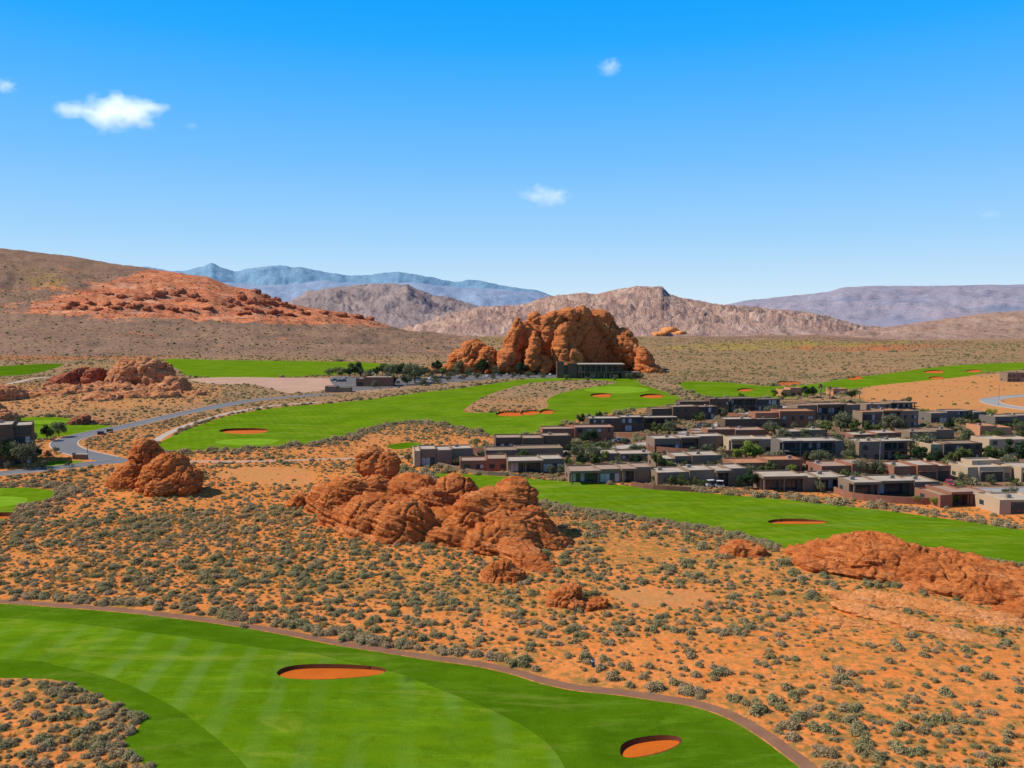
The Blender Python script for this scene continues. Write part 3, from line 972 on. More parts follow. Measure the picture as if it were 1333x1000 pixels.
rock('round_boulder', 'round dark rock between scrub left of the long right-hand ridge', 'boulder', [
    B(966, 714, 21, 11, 724, 2.8), B(984, 717, 15, 8, 725, 2.6), B(950, 718, 13, 6, 724, 2.)], .18, R_MAIN, .42, 2.3, .3, .7, seed=8)
rock('rock_ridge', 'long low red whaleback ridge of rock in front of the fairway at right', 'rock ridge', [
    G(1058, 722, 4.5, 5, 1.58), G(1090, 722, 6, 7, 2.45), G(1130, 726, 7.5, 9, 3.53), G(1165, 729, 7, 9, 3.53), G(1205, 738, 8, 9, 2.88), G(1250, 747, 8, 9, 2.59), G(1295, 757, 8, 9, 2.38), G(1345, 768, 9, 10, 2.30), G(1410, 782, 10, 10, 2.30),
    G(1080, 735, 6, 4, 1.15), G(1150, 748, 9, 4, 1.08, -20), G(1230, 765, 7, 4, 1.01, -20), G(1300, 780, 5, 2.6, 1.44), G(1270, 770, 5, 3, 1.08)],
    .24, R_MAIN, .80, 3.6, 1.0, .85, (.38, .26), seed=9, billow=.45, smooth=3, crk=.5, warp=1.3)
rock('slab_rock', 'flat pale striped sandstone slab sloping down through the desert at right, lower one', 'rock slab', [
    G(1100, 812, 4.5, 1.6, .7, -28, 3), G(1160, 806, 9, 2.4, .8, -38, 4), G(1225, 822, 8, 2.2, .8, -38, 4), G(1120, 782, 6, 1.8, .8, -42, 3)], .16, R_PALE, .22, 2.2, .34, .45, (.3, .5), seed=10, billow=.7)
rock('slab_rock', 'upper flat pale sandstone slab between grass bands in the desert at right', 'rock slab', [
    G(1180, 785, 8, 2.6, .8, -30, 3), G(1250, 797, 8, 2.8, .8, -34, 3), G(1215, 790, 7, 3, .8, -30, 3), G(1290, 802, 4.5, 2, .7, -30, 3)], .16, R_PALE, .22, 2.2, .34, .45, (.3, .5), seed=11, billow=.7)
rock('slab_rock', 'small red rock slab at the right edge of the picture', 'rock slab', [
    G(1325, 797, 3.5, 2.4, .8, 0), G(1345, 790, 4, 3, 1.1, 0)], .16, R_MAIN, .25, 2.2, .3, .5, seed=12)
rock('slab_rock', 'smooth bare rock apron at the lower left foot of the central outcrop', 'rock slab', [
    G(452, 682, 7, 3.0, 1.3, -38, 4), G(478, 696, 6, 2.6, 1.2, -38, 4)], .22, R_PALE, .28, 3., .2, .7, seed=13, billow=.6)
rock('slab_rock', 'smooth orange rock apron running down from the right end of the central outcrop', 'rock slab', [
    G(676, 722, 8, 3.8, 2.3, -58, 14, .3), G(697, 735, 5.5, 2.6, 1.2, -52, 8)], .2, R_MAIN, .26, 3., .3, .6, seed=20, billow=.5)
rock('weathered_outcrop', 'broad crumbling orange outcrop with a domed peak at far left', 'rock outcrop', [
    B(178, 490, 30, 22, 508, 14, 5), B(196, 484, 20, 15, 508, 11, 25), B(165, 492, 30, 16, 508, 12, -20), B(215, 490, 12, 18, 508, 9, -15), B(228, 500, 16, 10, 510, 9, 10),
    G(150, 509, 26, 18, 5), G(95, 511, 22, 16, 4), G(205, 508, 22, 14, 4.2), G(60, 514, 18, 12, 2.6), G(175, 515, 26, 12, 2.4), G(125, 519, 14, 10, 1.8), G(240, 513, 12, 9, 1.8)],
    .75, R_LEFT, 1.9, 7.5, 1.0, 2.4, (.5, .1), seed=14, crk=.4)
rock('fin_rock', 'dark tilted rock fins on the left side of the far left outcrop', 'rock', [
    B(84, 494, 20, 7, 508, 7, -18), B(100, 487, 18, 6, 506, 7, -20), B(124, 485, 14, 6, 508, 6, -14), B(104, 500, 16, 6, 508, 6, -10)], .6, R_DARK, 1.2, 4.5, .8, 2.0, (.5, .1), seed=15)
rock('edge_outcrop', 'rough orange rock shoulder at the left edge above the apartment block', 'rock', [
    B(5, 544, 18, 9, 553, 7, 25), B(-20, 536, 25, 16, 552, 8)], .5, R_LEFT, 1.1, 4.5, .7, 1.6, (.4, .1), seed=16)
rock('edge_outcrop', 'upper orange rock shoulder at the left edge beside the pale path', 'rock', [
    B(10, 513, 24, 11, 522, 8, 12), B(-25, 512, 30, 16, 524, 10)], .5, R_LEFT, 1.1, 4.5, .7, 1.6, (.4, .1), seed=19)
rock('small_rock', 'small dark red rock beside the little green at left', 'rock', [
    B(107, 547, 12, 7, 553, 3.2, -15), B(98, 550, 9, 4, 553, 3)], .3, R_DARK, .7, 3., .4, 1.0, seed=17)
rock('small_rock', 'pair of low orange rocks right of the little green at left', 'rock', [
    B(128, 549, 8, 4, 552, 3), B(137, 551, 6, 2.5, 553, 2.5)], .3, R_LEFT, .5, 3., .3, 1.0, seed=18)

# red boulder fields on the far left hill
hills_o = [o for o in bpy.data.objects if o.name.startswith(('red_hills', 'gray_ridge'))]


def far_hit(px, py):
    best = None
    r = ray(px, py)
    for bv in HB:
        h = bv.ray_cast(Vector((0, 0, CH)), Vector(r).normalized(), 20000)
        if h[0] is not None and (best is None or h[0].y < best.y): best = h[0]
    return best


HB = []
for o in hills_o:
    me = o.data
    HB.append(BVHTree.FromPolygons([v.co[:] for v in me.vertices], [p.vertices[:] for p in me.polygons]))


def field(label, spots, seed, mat=None):
    bl = []
    rr = random.Random(seed)
    for px, py, rx, ry in spots:
        h = far_hit(px, py)
        if h is None: continue
        k = h.y / F
        bl.append(((h.x, h.y + rx * k * .3, h.z), (rx * k, rx * k * .9, ry * k), (0, rr.uniform(-.3, .3), rr.uniform(0, 3))))
    for q_, b_ in enumerate(bl):
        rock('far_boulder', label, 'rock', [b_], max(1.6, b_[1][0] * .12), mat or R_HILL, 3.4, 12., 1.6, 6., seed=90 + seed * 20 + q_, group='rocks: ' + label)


HILL_B = list(HB)
for o in [q for q in bpy.data.objects if q.name.startswith('low_bench')]:
    HILL_B.append(BVHTree.FromPolygons([v.co[:] for v in o.data.vertices], [p.vertices[:] for p in o.data.polygons]))
field('dark rock knob near the middle of the red hillside', [(190, 389, 12, 6), (205, 385, 9, 7), (213, 382, 6, 4), (178, 391, 8, 3), (225, 384, 7, 3), (160, 388, 9, 3), (140, 384, 8, 2.5), (236, 380, 8, 3), (250, 386, 9, 3), (262, 392, 8, 3), (232, 392, 8, 2.5)], 1)
field('low dark rock in the row at the left foot of the red hillside', [(85, 402, 8, 3), (105, 403, 9, 4), (128, 404, 8, 4), (150, 402, 9, 4), (170, 401, 9, 4), (192, 404, 6, 3), (140, 398, 7, 3), (95, 398, 8, 3), (118, 396, 8, 3), (160, 397, 9, 3), (178, 399, 8, 3), (205, 400, 8, 3), (222, 403, 9, 3), (245, 404, 10, 2.5), (268, 402, 10, 2.5)], 2)
rr_ = random.Random(5)
field('red boulder in the cluster stepping down the right end of the red hillside',
      [(298, 392, 7, 5), (315, 389, 8, 6), (327, 395, 10, 6), (332, 381, 7, 4), (345, 388, 7, 5), (352, 397, 11, 7), (368, 399, 8, 5), (378, 402, 9, 5), (300, 401, 5, 3), (312, 384, 6, 4), (390, 404, 6, 3), (362, 408, 8, 3), (322, 402, 7, 3), (335, 405, 9, 3), (352, 408, 9, 3), (308, 396, 6, 4), (288, 397, 7, 3), (340, 394, 7, 4), (360, 391, 6, 4), (395, 409, 9, 3), (375, 411, 9, 2.5), (318, 409, 10, 2.5)], 3)
field('low red ledge at the tip of the red hill', [(440, 411, 12, 4), (462, 413, 12, 4), (478, 416, 10, 3), (420, 408, 9, 3)], 4)
field('salmon coloured rock patch at the foot of the grey ridge right of the butte', [(872, 431, 12, 5), (860, 435, 14, 4), (884, 435, 10, 4)], 5, R_PALE)

# ------------------------------------------------------------------ desert shrubs
def leaf_cloud(n, R, H, size, rr, lumps=5, flat=1.0, inner=.35, tri=True):
    """small leaf faces spread through several overlapping mounds"""
    L = []
    for i in range(lumps):
        a = rr.uniform(0, 6.283); q = rr.uniform(0, .62) * R if i else 0
        L.append((q * math.cos(a), q * math.sin(a), rr.uniform(.42, .75) * R, rr.uniform(.65, 1.0) * H))
    V, Fq, sh, nrm = [], [], [], []
    for i in range(n):
        cx, cy, lr, lh = L[rr.randrange(lumps)]
        a = rr.uniform(0, 6.283); e = math.asin(rr.uniform(0, 1))
        k = rr.uniform(inner, 1) ** .4 * (1 + rr.gauss(0, .06))
        p = Vector((cx + lr * k * math.cos(a) * math.cos(e), cy + lr * k * math.sin(a) * math.cos(e), lh * k * math.sin(e) + .02))
        on = (Vector((math.cos(a) * math.cos(e), math.sin(a) * math.cos(e), math.sin(e) + .2)) + Vector((rr.gauss(0, .45), rr.gauss(0, .45), rr.gauss(0, .45)))).normalized()
        d1 = on.orthogonal().normalized(); d1 = (Matrix.Rotation(rr.uniform(0, 6.28), 3, on) @ d1).normalized()
        d2 = on.cross(d1)
        s = size * rr.uniform(.6, 1.3)
        b = len(V)
        V += [tuple(p + d1 * s), tuple(p - d1 * s * .6 + d2 * s * .55), tuple(p - d1 * s * .6 - d2 * s * .55)]
        Fq.append((b, b + 1, b + 2))
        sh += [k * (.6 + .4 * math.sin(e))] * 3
    # woody heart, coloured dark to imitate the shade inside
    for cx, cy, lr, lh in L:
        b = len(V)
        m = 7
        for j in range(m):
            a = 6.283 * j / m
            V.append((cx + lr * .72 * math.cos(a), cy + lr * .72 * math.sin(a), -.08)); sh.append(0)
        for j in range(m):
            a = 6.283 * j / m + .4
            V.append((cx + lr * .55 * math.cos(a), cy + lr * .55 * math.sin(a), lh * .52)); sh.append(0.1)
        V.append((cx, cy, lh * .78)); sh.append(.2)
        for j in range(m):
            j2 = (j + 1) % m
            Fq.append((b + j, b + j2, b + m + j2)); Fq.append((b + j, b + m + j2, b + m + j))
            Fq.append((b + m + j, b + m + j2, b + 2 * m))
    return V, Fq, sh, nrm


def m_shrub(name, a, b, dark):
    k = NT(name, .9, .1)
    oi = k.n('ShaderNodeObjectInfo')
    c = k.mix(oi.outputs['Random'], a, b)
    c = k.mix(k.rng(k.attr('lit'), .12, .62), dark, c)  # self-shade put into the leaf colour: dark inside, pale at sunlit tips
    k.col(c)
    tr = k.n('ShaderNodeBsdfTranslucent'); k.link(c, tr.inputs['Color'])
    ms = k.n('ShaderNodeMixShader'); ms.inputs[0].default_value = .3
    out = [n_ for n_ in k.t.nodes if n_.type == 'OUTPUT_MATERIAL'][0]
    k.link(k.b.outputs[0], ms.inputs[1]); k.link(tr.outputs[0], ms.inputs[2]); k.link(ms.outputs[0], out.inputs[0])
    return k.col(c)


S_SAGE = m_shrub('sagebrush_leaf', (0.52, 0.38, 0.225), (0.42, 0.33, 0.155), (0.17, 0.105, 0.05))
S_OLIVE = m_shrub('olive_brush_leaf', (0.48, 0.33, 0.10), (0.37, 0.26, 0.085), (0.20, 0.12, 0.04))
S_GREEN = m_shrub('green_brush_leaf', (0.36, 0.33, 0.14), (0.46, 0.40, 0.22), (0.15, 0.12, 0.05))
PROTO = []
rs = random.Random(3)
for k in range(4): PROTO.append(leaf_cloud(520, .85, .62, .085, rs, 5) + (S_SAGE, 'sagebrush'))
for k in range(3): PROTO.append(leaf_cloud(300, .60, .36, .075, rs, 4) + (S_OLIVE, 'dry_brush'))
for k in range(2): PROTO.append(leaf_cloud(520, .9, .75, .085, rs, 6) + (S_GREEN, 'green_brush'))


def tuft(n, rr):
    V, Fq, sh = [], [], []
    for i in range(n):
        a = rr.uniform(0, 6.28); q = rr.random() ** .7 * .25
        x, y = q * math.cos(a), q * math.sin(a)
        l = rr.uniform(.15, .38); t = rr.uniform(.1, .75); b = len(V)
        px_, py_ = -math.sin(a) * .018, math.cos(a) * .018
        V += [(x - px_, y - py_, -.03), (x + px_, y + py_, -.03), (x + math.cos(a) * l * t, y + math.sin(a) * l * t, l)]
        Fq.append((b, b + 1, b + 2)); sh += [.25, .25, .9]
    return V, Fq, sh, []


S_DRY = m_shrub('dry_grass_blade', (0.50, 0.34, 0.11), (0.40, 0.28, 0.08), (0.22, 0.13, 0.045))
for k in range(2): PROTO.append(tuft(90, rs) + (S_DRY, 'grass_tuft'))
PM = []
for V, Fq, sh, nrm, mt, nm in PROTO:
    me = bpy.data.meshes.new(nm)
    me.from_pydata(V, [], Fq)
    me.materials.append(mt)
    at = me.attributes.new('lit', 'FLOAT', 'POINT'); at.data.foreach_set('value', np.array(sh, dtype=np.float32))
    PM.append((me, nm))

rock_bvh = []
for o in ROCKS:
    me = o.data
    if len(me.vertices) < 10 or o.name.startswith('far_boulder'): continue
    V = np.empty(len(me.vertices) * 3); me.vertices.foreach_get('co', V); V = V.reshape(-1, 3)
    rock_bvh.append((V.min(axis=0), V.max(axis=0), BVHTree.FromPolygons([tuple(q) for q in V], [p.vertices[:] for p in me.polygons]), SEED_OF[o.name]))


def on_rock(x, y, z):
    for lo, hi, bv, sd_ in rock_bvh:
        if lo[0] < x < hi[0] and lo[1] < y < hi[1]:
            h = bv.ray_cast(Vector((x, y, 300)), Vector((0, 0, -1)))
            if h[0] is not None and h[0].z > z - .05:
                return h[0].z if (sd_ in (14, 16, 19) and random.random() < .55 and h[1].z > .75) else True
    return False


# candidate points
def screen(x, y, z):
    rel = np.column_stack([x, y, z - CH])
    dep = rel @ FW
    return 666.5 + F * rel[:, 0] / dep, 500 - F * (rel @ UP) / dep


cand = []
for (d0, d1, sp) in ((70, 210, .98), (210, 420, 1.45), (420, 800, 2.7), (800, 1250, 5.5), (1250, 2300, 9.0)):
    xs = np.arange(-.78 * d1, .78 * d1, sp)
    ys = np.arange(d0 * .8, d1, sp)
    X, Y = np.meshgrid(xs, ys)
    X = X.ravel() + rng.uniform(-.6, .6, X.size) * sp
    Y = Y.ravel() + rng.uniform(-.6, .6, Y.size) * sp
    d = np.hypot(X, Y)
    m = (d >= d0) & (d < d1) & (np.abs(X) < .70 * Y + 10)
    cand.append(np.column_stack([X[m], Y[m], np.full(m.sum(), sp)]))
C = np.vstack(cand)
keep = np.ones(len(C), bool)
edge_d = np.full(len(C), 1e9)
for key, poly, mat in REG:
    ins = inpoly(C[:, 0], C[:, 1], poly)
    if key == 'desert_island':
        keep[ins] = True
    elif mat in ('rough', 'mid', 'road', 'path', 'concrete', 'sagebase', 'dirt', 'mown', 'lot'):
        keep[ins] = False
    if mat in ('path', 'concrete', 'road', 'sagebase'):
        for q in np.array(poly): keep &= np.hypot(C[:, 0] - q[0], C[:, 1] - q[1]) > (.75 if mat == 'path' else 2.2)
    if mat in ('rough', 'mid') and key.startswith('fairway'):
        p = np.array(poly)
        for q in p[::2]:
            edge_d = np.minimum(edge_d, np.hypot(C[:, 0] - q[0], C[:, 1] - q[1]))
dist = np.hypot(C[:, 0], C[:, 1])
nz = np.array([mn.noise(Vector((x * .035, y * .035, 3.3))) for x, y, _ in C])
nz2 = np.array([mn.noise(Vector((x * .13, y * .13, 8.3))) for x, y, _ in C])
ol = np.maximum(inpoly(C[:, 0], C[:, 1], outline([(250, 720), (430, 745), (600, 745), (700, 770), (760, 740), (760, 800), (560, 790), (380, 770), (240, 745)], 3)),
                inpoly(C[:, 0], C[:, 1], outline([(760, 690), (1040, 720), (1320, 800), (1320, 850), (1050, 790), (800, 740)], 3)))
bareC = inpoly(C[:, 0], C[:, 1], outline([(1130, 500), (1180, 494), (1240, 491), (1333, 486), (1700, 480), (1700, 560), (1333, 545), (1200, 536), (1120, 524)], 3))
bareC |= inpoly(C[:, 0], C[:, 1], outline([(290, 612), (380, 608), (410, 620), (400, 632), (310, 628)], 3))
bareC |= inpoly(C[:, 0], C[:, 1], outline([(790, 770), (850, 765), (930, 775), (900, 790), (820, 788)], 3))
dens = 0.62 + .9 * nz + .5 * nz2
# dense grey belt on the left, sparse orange at right and bottom right
sx, sy = screen(C[:, 0], C[:, 1], np.zeros(len(C)))
dens += .20 * sstep(700, 250, sx) * (sy < 790)
dens += .10 * (dist < 210)
dens -= .10 * sstep(700, 1100, sx) * (sy > 700)
ne_ = edge_d < np.where(dist < 200, 2.4, 8)
dens[ne_] = np.maximum(dens[ne_], np.where(dist[ne_] < 200, .5, .8))
dens[bareC] = .06
keep &= rng.uniform(0, 1, len(C)) < dens
vill = inpoly(C[:, 0], C[:, 1], outline([(520, 612), (660, 560), (760, 535), (900, 512), (1130, 508), (1180, 528), (1400, 535), (1500, 690), (1333, 668), (1120, 640), (850, 622), (740, 617)], 2))
keep &= ~(vill & (rng.uniform(0, 1, len(C)) < .62))
C = C[keep]; edge_d = edge_d[keep]; dist = dist[keep]; nz = nz[keep]; sx = sx[keep]; sy = sy[keep]; ol = ol[keep]; vill = vill[keep]
Zc = hgt(C[:, 0], C[:, 1])
for i in np.nonzero(dist > 1000)[0]:
    for bv in HILL_B:
        h_ = bv.ray_cast(Vector((C[i, 0], C[i, 1], 900)), Vector((0, 0, -1)))
        if h_[0] is not None and h_[0].z > Zc[i]: Zc[i] = h_[0].z
# kind and size
kind = np.zeros(len(C), int); scl = np.zeros(len(C))
u = rng.uniform(0, 1, len(C)); u2 = rng.uniform(0, 1, len(C))
p_ol = np.clip(.42 + .7 * nz + .35 * ol - .25 * sstep(600, 200, sx), .06, .9)
kind = np.where(u < p_ol, 4 + (u2 * 3).astype(int), (u2 * 4).astype(int))
kind = np.where((u > .93), 7 + (u2 * 2).astype(int), kind)
scl = rng.lognormal(-.50, .50, len(C)).clip(.28, 1.7) * np.where(C[:, 2] > 1.6, 1 + .17 * (C[:, 2] - 1.6), 1)
tf = rng.uniform(0, 1, len(C)) < .36
kind = np.where(tf, 9 + (u2 * 2).astype(int), kind); scl = np.where(tf, scl * 1.5, scl)
near_edge_m = (edge_d < np.where(dist < 200, 3.2, 6.5))
kind = np.where(near_edge_m & (u2 < .9), np.where(u < .75, (u2 * 4).astype(int), 7), kind)
scl = np.where(near_edge_m & (dist > 200), scl * 1.35, scl)
scl = np.where(near_edge_m & (dist < 200), np.minimum(scl * 1.1, 1.15), scl)
scl = np.where(dist < 150, np.minimum(scl, 1.25), scl)
pb = (edge_d > 1.9) & (edge_d < 4.8) & (dist < 200) & ~((sx < 260) & (sy > 850)) & (rng.uniform(0, 1, len(C)) < .55)
scl = np.where(pb, rng.uniform(1.0, 1.65, len(C)), scl); kind = np.where(pb, (u2 * 4.6).astype(int).clip(0, 4), kind); kind = np.where(pb & (kind == 4), 7, kind)
belt_m = (edge_d < 9) & (dist > 200) & (dist < 330)
scl = np.where(belt_m, np.maximum(scl, .7), scl); kind = np.where(belt_m & (u2 < .95), (u2 * 4.2).astype(int).clip(0, 3), kind)
vb = vill & ~belt_m & (rng.uniform(0, 1, len(C)) < .8)
kind = np.where(vb, 7 + (u2 * 2).astype(int), kind); scl = np.where(vb, scl * 1.35, scl)
hist = []
# ------------------------------------------------------------------ buildings
FOOT = []
WALL = {
    'dark': m_simple('stucco_dark_brown', (0.145, 0.096, 0.066), .92, .12, .25, .2),
    'gray': m_simple('stucco_gray_brown', (0.245, 0.170, 0.118), .92, .12, .25, .2),
    'slate': m_simple('stucco_slate', (0.165, 0.14, 0.118), .92, .12, .25, .2),
    'red': m_simple('stucco_red_brown', (0.30, 0.135, 0.085), .92, .14, .25, .2),
    'tan': m_simple('stucco_tan', (0.46, 0.33, 0.215), .92, .10, .25, .2),
    'orange': m_simple('stucco_orange', (0.52, 0.24, 0.13), .92, .12, .25, .2),
}
ROOF = {
    'white': m_simple('roof_pale_membrane', (0.53, 0.43, 0.34), .85, .25, .3),
    'pink': m_simple('roof_pink_gravel', (0.44, 0.30, 0.22), .9, .25, .5),
    'brown': m_simple('roof_brown_gravel', (0.34, 0.24, 0.16), .9, .25, .5),
    'rust': m_simple('roof_rust_gravel', (0.52, 0.24, 0.12), .9, .25, .5),
}
GL = NT('window_glass', .12, .6); GLASS = GL.col((0.035, 0.05, 0.06))
FRM = m_simple('window_frame', (0.07, 0.06, 0.055), .6, .1, 1)
CURT = m_simple('window_blind', (0.45, 0.44, 0.42), .8, .1, 1)
DOORM = m_simple('garage_door_wood', (0.11, 0.075, 0.06), .7, .2, 1.5)
STEEL = m_simple('dark_steel', (0.06, 0.055, 0.055), .6, .1, 1)


class MB:
    def __init__(self): self.V = []; self.F = []; self.mi = []

    def box(self, x0, x1, y0, y1, z0, z1, m=0, bottom=False):
        b = len(self.V)
        self.V += [(x0, y0, z0), (x1, y0, z0), (x1, y1, z0), (x0, y1, z0), (x0, y0, z1), (x1, y0, z1), (x1, y1, z1), (x0, y1, z1)]
        f = [(b, b + 1, b + 5, b + 4), (b + 1, b + 2, b + 6, b + 5), (b + 2, b + 3, b + 7, b + 6), (b + 3, b, b + 4, b + 7), (b + 4, b + 5, b + 6, b + 7), (b + 3, b + 2, b + 1, b)]
        self.F += f; self.mi += [m] * 6
        return self

    def parapet(self, x0, x1, y0, y1, z0, z1, t=.3, dz=.35, m=0):
        """four walls with a parapet; the roof lies dz below the top"""
        b = len(self.V)
        o = [(x0, y0), (x1, y0), (x1, y1), (x0, y1)]
        i = [(x0 + t, y0 + t), (x1 - t, y0 + t), (x1 - t, y1 - t), (x0 + t, y1 - t)]
        self.V += [(*p, z0) for p in o] + [(*p, z1) for p in o] + [(*p, z1) for p in i] + [(*p, z1 - dz - .1) for p in i]
        for k in range(4):
            l = (k + 1) % 4
            self.F += [(b + k, b + l, b + 4 + l, b + 4 + k), (b + 4 + k, b + 4 + l, b + 8 + l, b + 8 + k), (b + 8 + k, b + 8 + l, b + 12 + l, b + 12 + k)]
            self.mi += [m] * 3
        return self

    def build(self, name, mats, parent=None, bevel=False):
        o = mesh_obj(name, self.V, self.F, mats, parent, self.mi)
        return o


def window(root, x0, x1, y, z0, z1, rr, n=None):
    """frame with glass on a wall facing the front"""
    m = MB(); t = .09
    m.box(x0, x1, y - .07, y + .02, z1 - t, z1); m.box(x0, x1, y - .10, y + .02, z0 - .02, z0 + t)
    m.box(x0, x0 + t, y - .065, y + .02, z0 + t, z1 - t); m.box(x1 - t, x1, y - .065, y + .02, z0 + t, z1 - t)
    n = n or max(1, round((x1 - x0) / 1.3))
    for k in range(1, n):
        xm = x0 + (x1 - x0) * k / n
        m.box(xm - .04, xm + .04, y - .06, y + .02, z0 + t, z1 - t)
    f = m.build('window', [FRM], root)
    g = MB()
    for k in range(n):
        a = x0 + (x1 - x0) * k / n + .05; b = x0 + (x1 - x0) * (k + 1) / n - .05
        g.box(a, b, y - .03, y - .004, z0 + t + .003, z1 - t - .003, 1 if rr.random() < .22 else 0)
    g.build('pane', [GLASS, CURT], f)


def house(px0, px1, pyb, yt, label, wall='gray', roof='white', blocks=None, depth=13., yaw=0., cat='house', units=1, seed=None):
    pm = (px0 + px1) / 2
    X, D, Z = P(pm, pyb)
    s = D / F
    W, H = (px1 - px0) * s, max(2.9, (pyb - yt) * s)
    rr = random.Random(seed if seed is not None else int(px0 * 7 + pyb))
    root = empty('house' if cat == 'house' else cat.replace(' ', '_'), (X, D, Z), math.radians(yaw))
    tag(root, label, cat)
    rd = max(W * .5, depth)
    FOOT.append((X - W / 2 - 1, D - 1.5, X + W / 2 + 1, D + depth + 1))
    blocks = blocks or [(0, 1, 1, 0, 'p')]
    wm, rf = MB(), MB()
    wm_m = MB()
    zb = -1.2
    for (f0, f1, hf, sb, ft) in blocks:
        x0, x1 = -W / 2 + f0 * W, -W / 2 + f1 * W
        h = H * hf
        y0, y1 = sb, depth - rr.uniform(0, 1.5) * (0 if sb > 5 else 1)
        two = h > 5.3
        mi = 1 if 'R' in ft else (2 if 'T' in ft else 0)  # paler tan end blocks put the sunlit side into the wall colour
        if 'p' in ft:                     # roofed terrace: recessed glazed wall, slab and columns
            rec = 2.6
            wm.parapet(x0, x1, y0 + rec, y1, zb, h - .003, .28, .3, mi)
            rf.box(x0 + .28, x1 - .28, y0 + rec + .28, y1 - .28, h - .75, h - .35)
            # overhanging slab with a fascia
            c = MB(); c.box(x0 - .35, x1 + .35, y0 - .6, y0 + rec - .002, h - .55, h + .04)
            c.build('canopy', [WALL[wall], ROOF[roof]], root)
            c2 = MB(); c2.box(x0 - .1, x1 + .1, y0 - .35, y0 + rec - .3, h + .041, h + .07); c2.build('canopy_roof', [ROOF[roof]], root)
            nc = max(2, int((x1 - x0) / 4.6) + 1)
            for k in range(nc):
                xc = x0 + .3 + (x1 - x0 - .6) * k / (nc - 1)
                wd = .32 if k % 2 else .42
                cm = MB(); cm.box(xc - wd / 2, xc + wd / 2, y0 + .1, y0 + .1 + wd, zb, h - .552)
                cm.build('column', [WALL[wall]], root)
            levels = [(.15, min(2.75, h - .85))] if not two else [(.15, 2.5), (3.45, min(h - .8, 6.0))]
            for (za, zc) in levels:
                k = int(max(1, (x1 - x0 - 1) / 4.4))
                for j in range(k):
                    a = x0 + .6 + (x1 - x0 - 1.2) * j / k; b = x0 + .6 + (x1 - x0 - 1.2) * (j + 1) / k - .5
                    window(root, a, b, y0 + rec, za, zc, rr)
            if two:
                bl = MB(); bl.box(x0, x1, y0 - .1, y0 + rec - .003, 2.85, 3.15); bl.build('balcony', [WALL[wall]], root)
                rl = MB(); rl.box(x0, x1, y0 - .06, y0 - .01, 4.05, 4.12)
                q = int((x1 - x0) / 1.2)
                for j in range(q + 1):
                    xx = x0 + (x1 - x0) * j / q
                    rl.box(xx - .03, xx + .03, y0 - .055, y0 - .015, 3.15, 4.05)
                rl.build('railing', [STEEL], root)
        else:
            wm.parapet(x0, x1, y0, y1, zb, h, .28, .35, mi)
            rf.box(x0 + .282, x1 - .282, y0 + .282, y1 - .282, h - .8, h - .33)
            if 'g' in ft:
                q = max(1, int((x1 - x0) / 4.2))
                for j in range(q):
                    a = x0 + .5 + (x1 - x0 - 1) * j / q + .15; b = x0 + .5 + (x1 - x0 - 1) * (j + 1) / q - .15
                    d_ = MB(); d_.box(a, b, y0 - .06, y0 + .05, zb + 1.2, min(2.7, h - .6))
                    for r_ in range(4):
                        zz = .1 + r_ * .62
                        d_.box(a + .1, b - .1, y0 - .09, y0 - .055, zz, zz + .54)
                    d_.build('garage_door', [DOORM], root)
                    l_ = MB(); l_.box(a - .2, b + .2, y0 - .45, y0 - .002, min(2.8, h - .5), min(3.0, h - .3)); l_.build('lintel', [WALL[wall]], root)
            elif 'w' in ft:
                n = max(1, int((x1 - x0) / 3.1))
                rows = [(0.8, 2.1)] if not two else [(0.7, 2.1), (3.7, 5.1)]
                if h > 9: rows += [(6.7, 8.2), (9.6, 11.2)]
                for (za, zc) in rows:
                    zc = min(zc, h - .5)
                    for j in range(n):
                        cxx = x0 + (x1 - x0) * (j + .5) / n
                        hw = rr.choice([.55, .8, 1.1]) * min(1, (x1 - x0) / n / 2.6)
                        if rr.random() < .85: window(root, cxx - hw, cxx + hw, y0, za, zc, rr)
            elif 'G' in ft:            # big glazing
                n = max(1, int((x1 - x0) / 3.6))
                for (za, zc) in ([(.1, min(2.6, h - .5))] if not two else [(.1, 2.5), (3.3, min(5.7, h - .5))] + ([(6.5, 8.6), (9.5, 11.4)] if h > 9 else [])):
                    for j in range(n):
                        a = x0 + .35 + (x1 - x0 - .7) * j / n; b = x0 + .35 + (x1 - x0 - .7) * (j + 1) / n - .3
                        window(root, a, b, y0, za, zc, rr)
        if rr.random() < .5 and (x1 - x0) > 6 and units:
            ux, uy = rr.uniform(x0 + 1.5, x1 - 2.5), rr.uniform(y0 + 3.6, y1 - 2.5)
            u_ = MB(); u_.box(ux, ux + 1.1, uy, uy + .9, h - .331, h + .45); u_.box(ux + .15, ux + .95, uy + .1, uy + .8, h + .451, h + .52)
            u_.build('roof_unit', [m_unit], root)
    wm.build('wall', [WALL[wall], WALL['red'], WALL['tan']], root)
    rf.build('roof', [ROOF[roof]], root)
    if W > 10:                           # one window on the sunny left end
        sw = MB(); sw.box(-W / 2 - .06, -W / 2 + .02, depth * .55, depth * .55 + 1.6, .9, 2.0); sw.build('side_window', [GLASS], root)
    return root


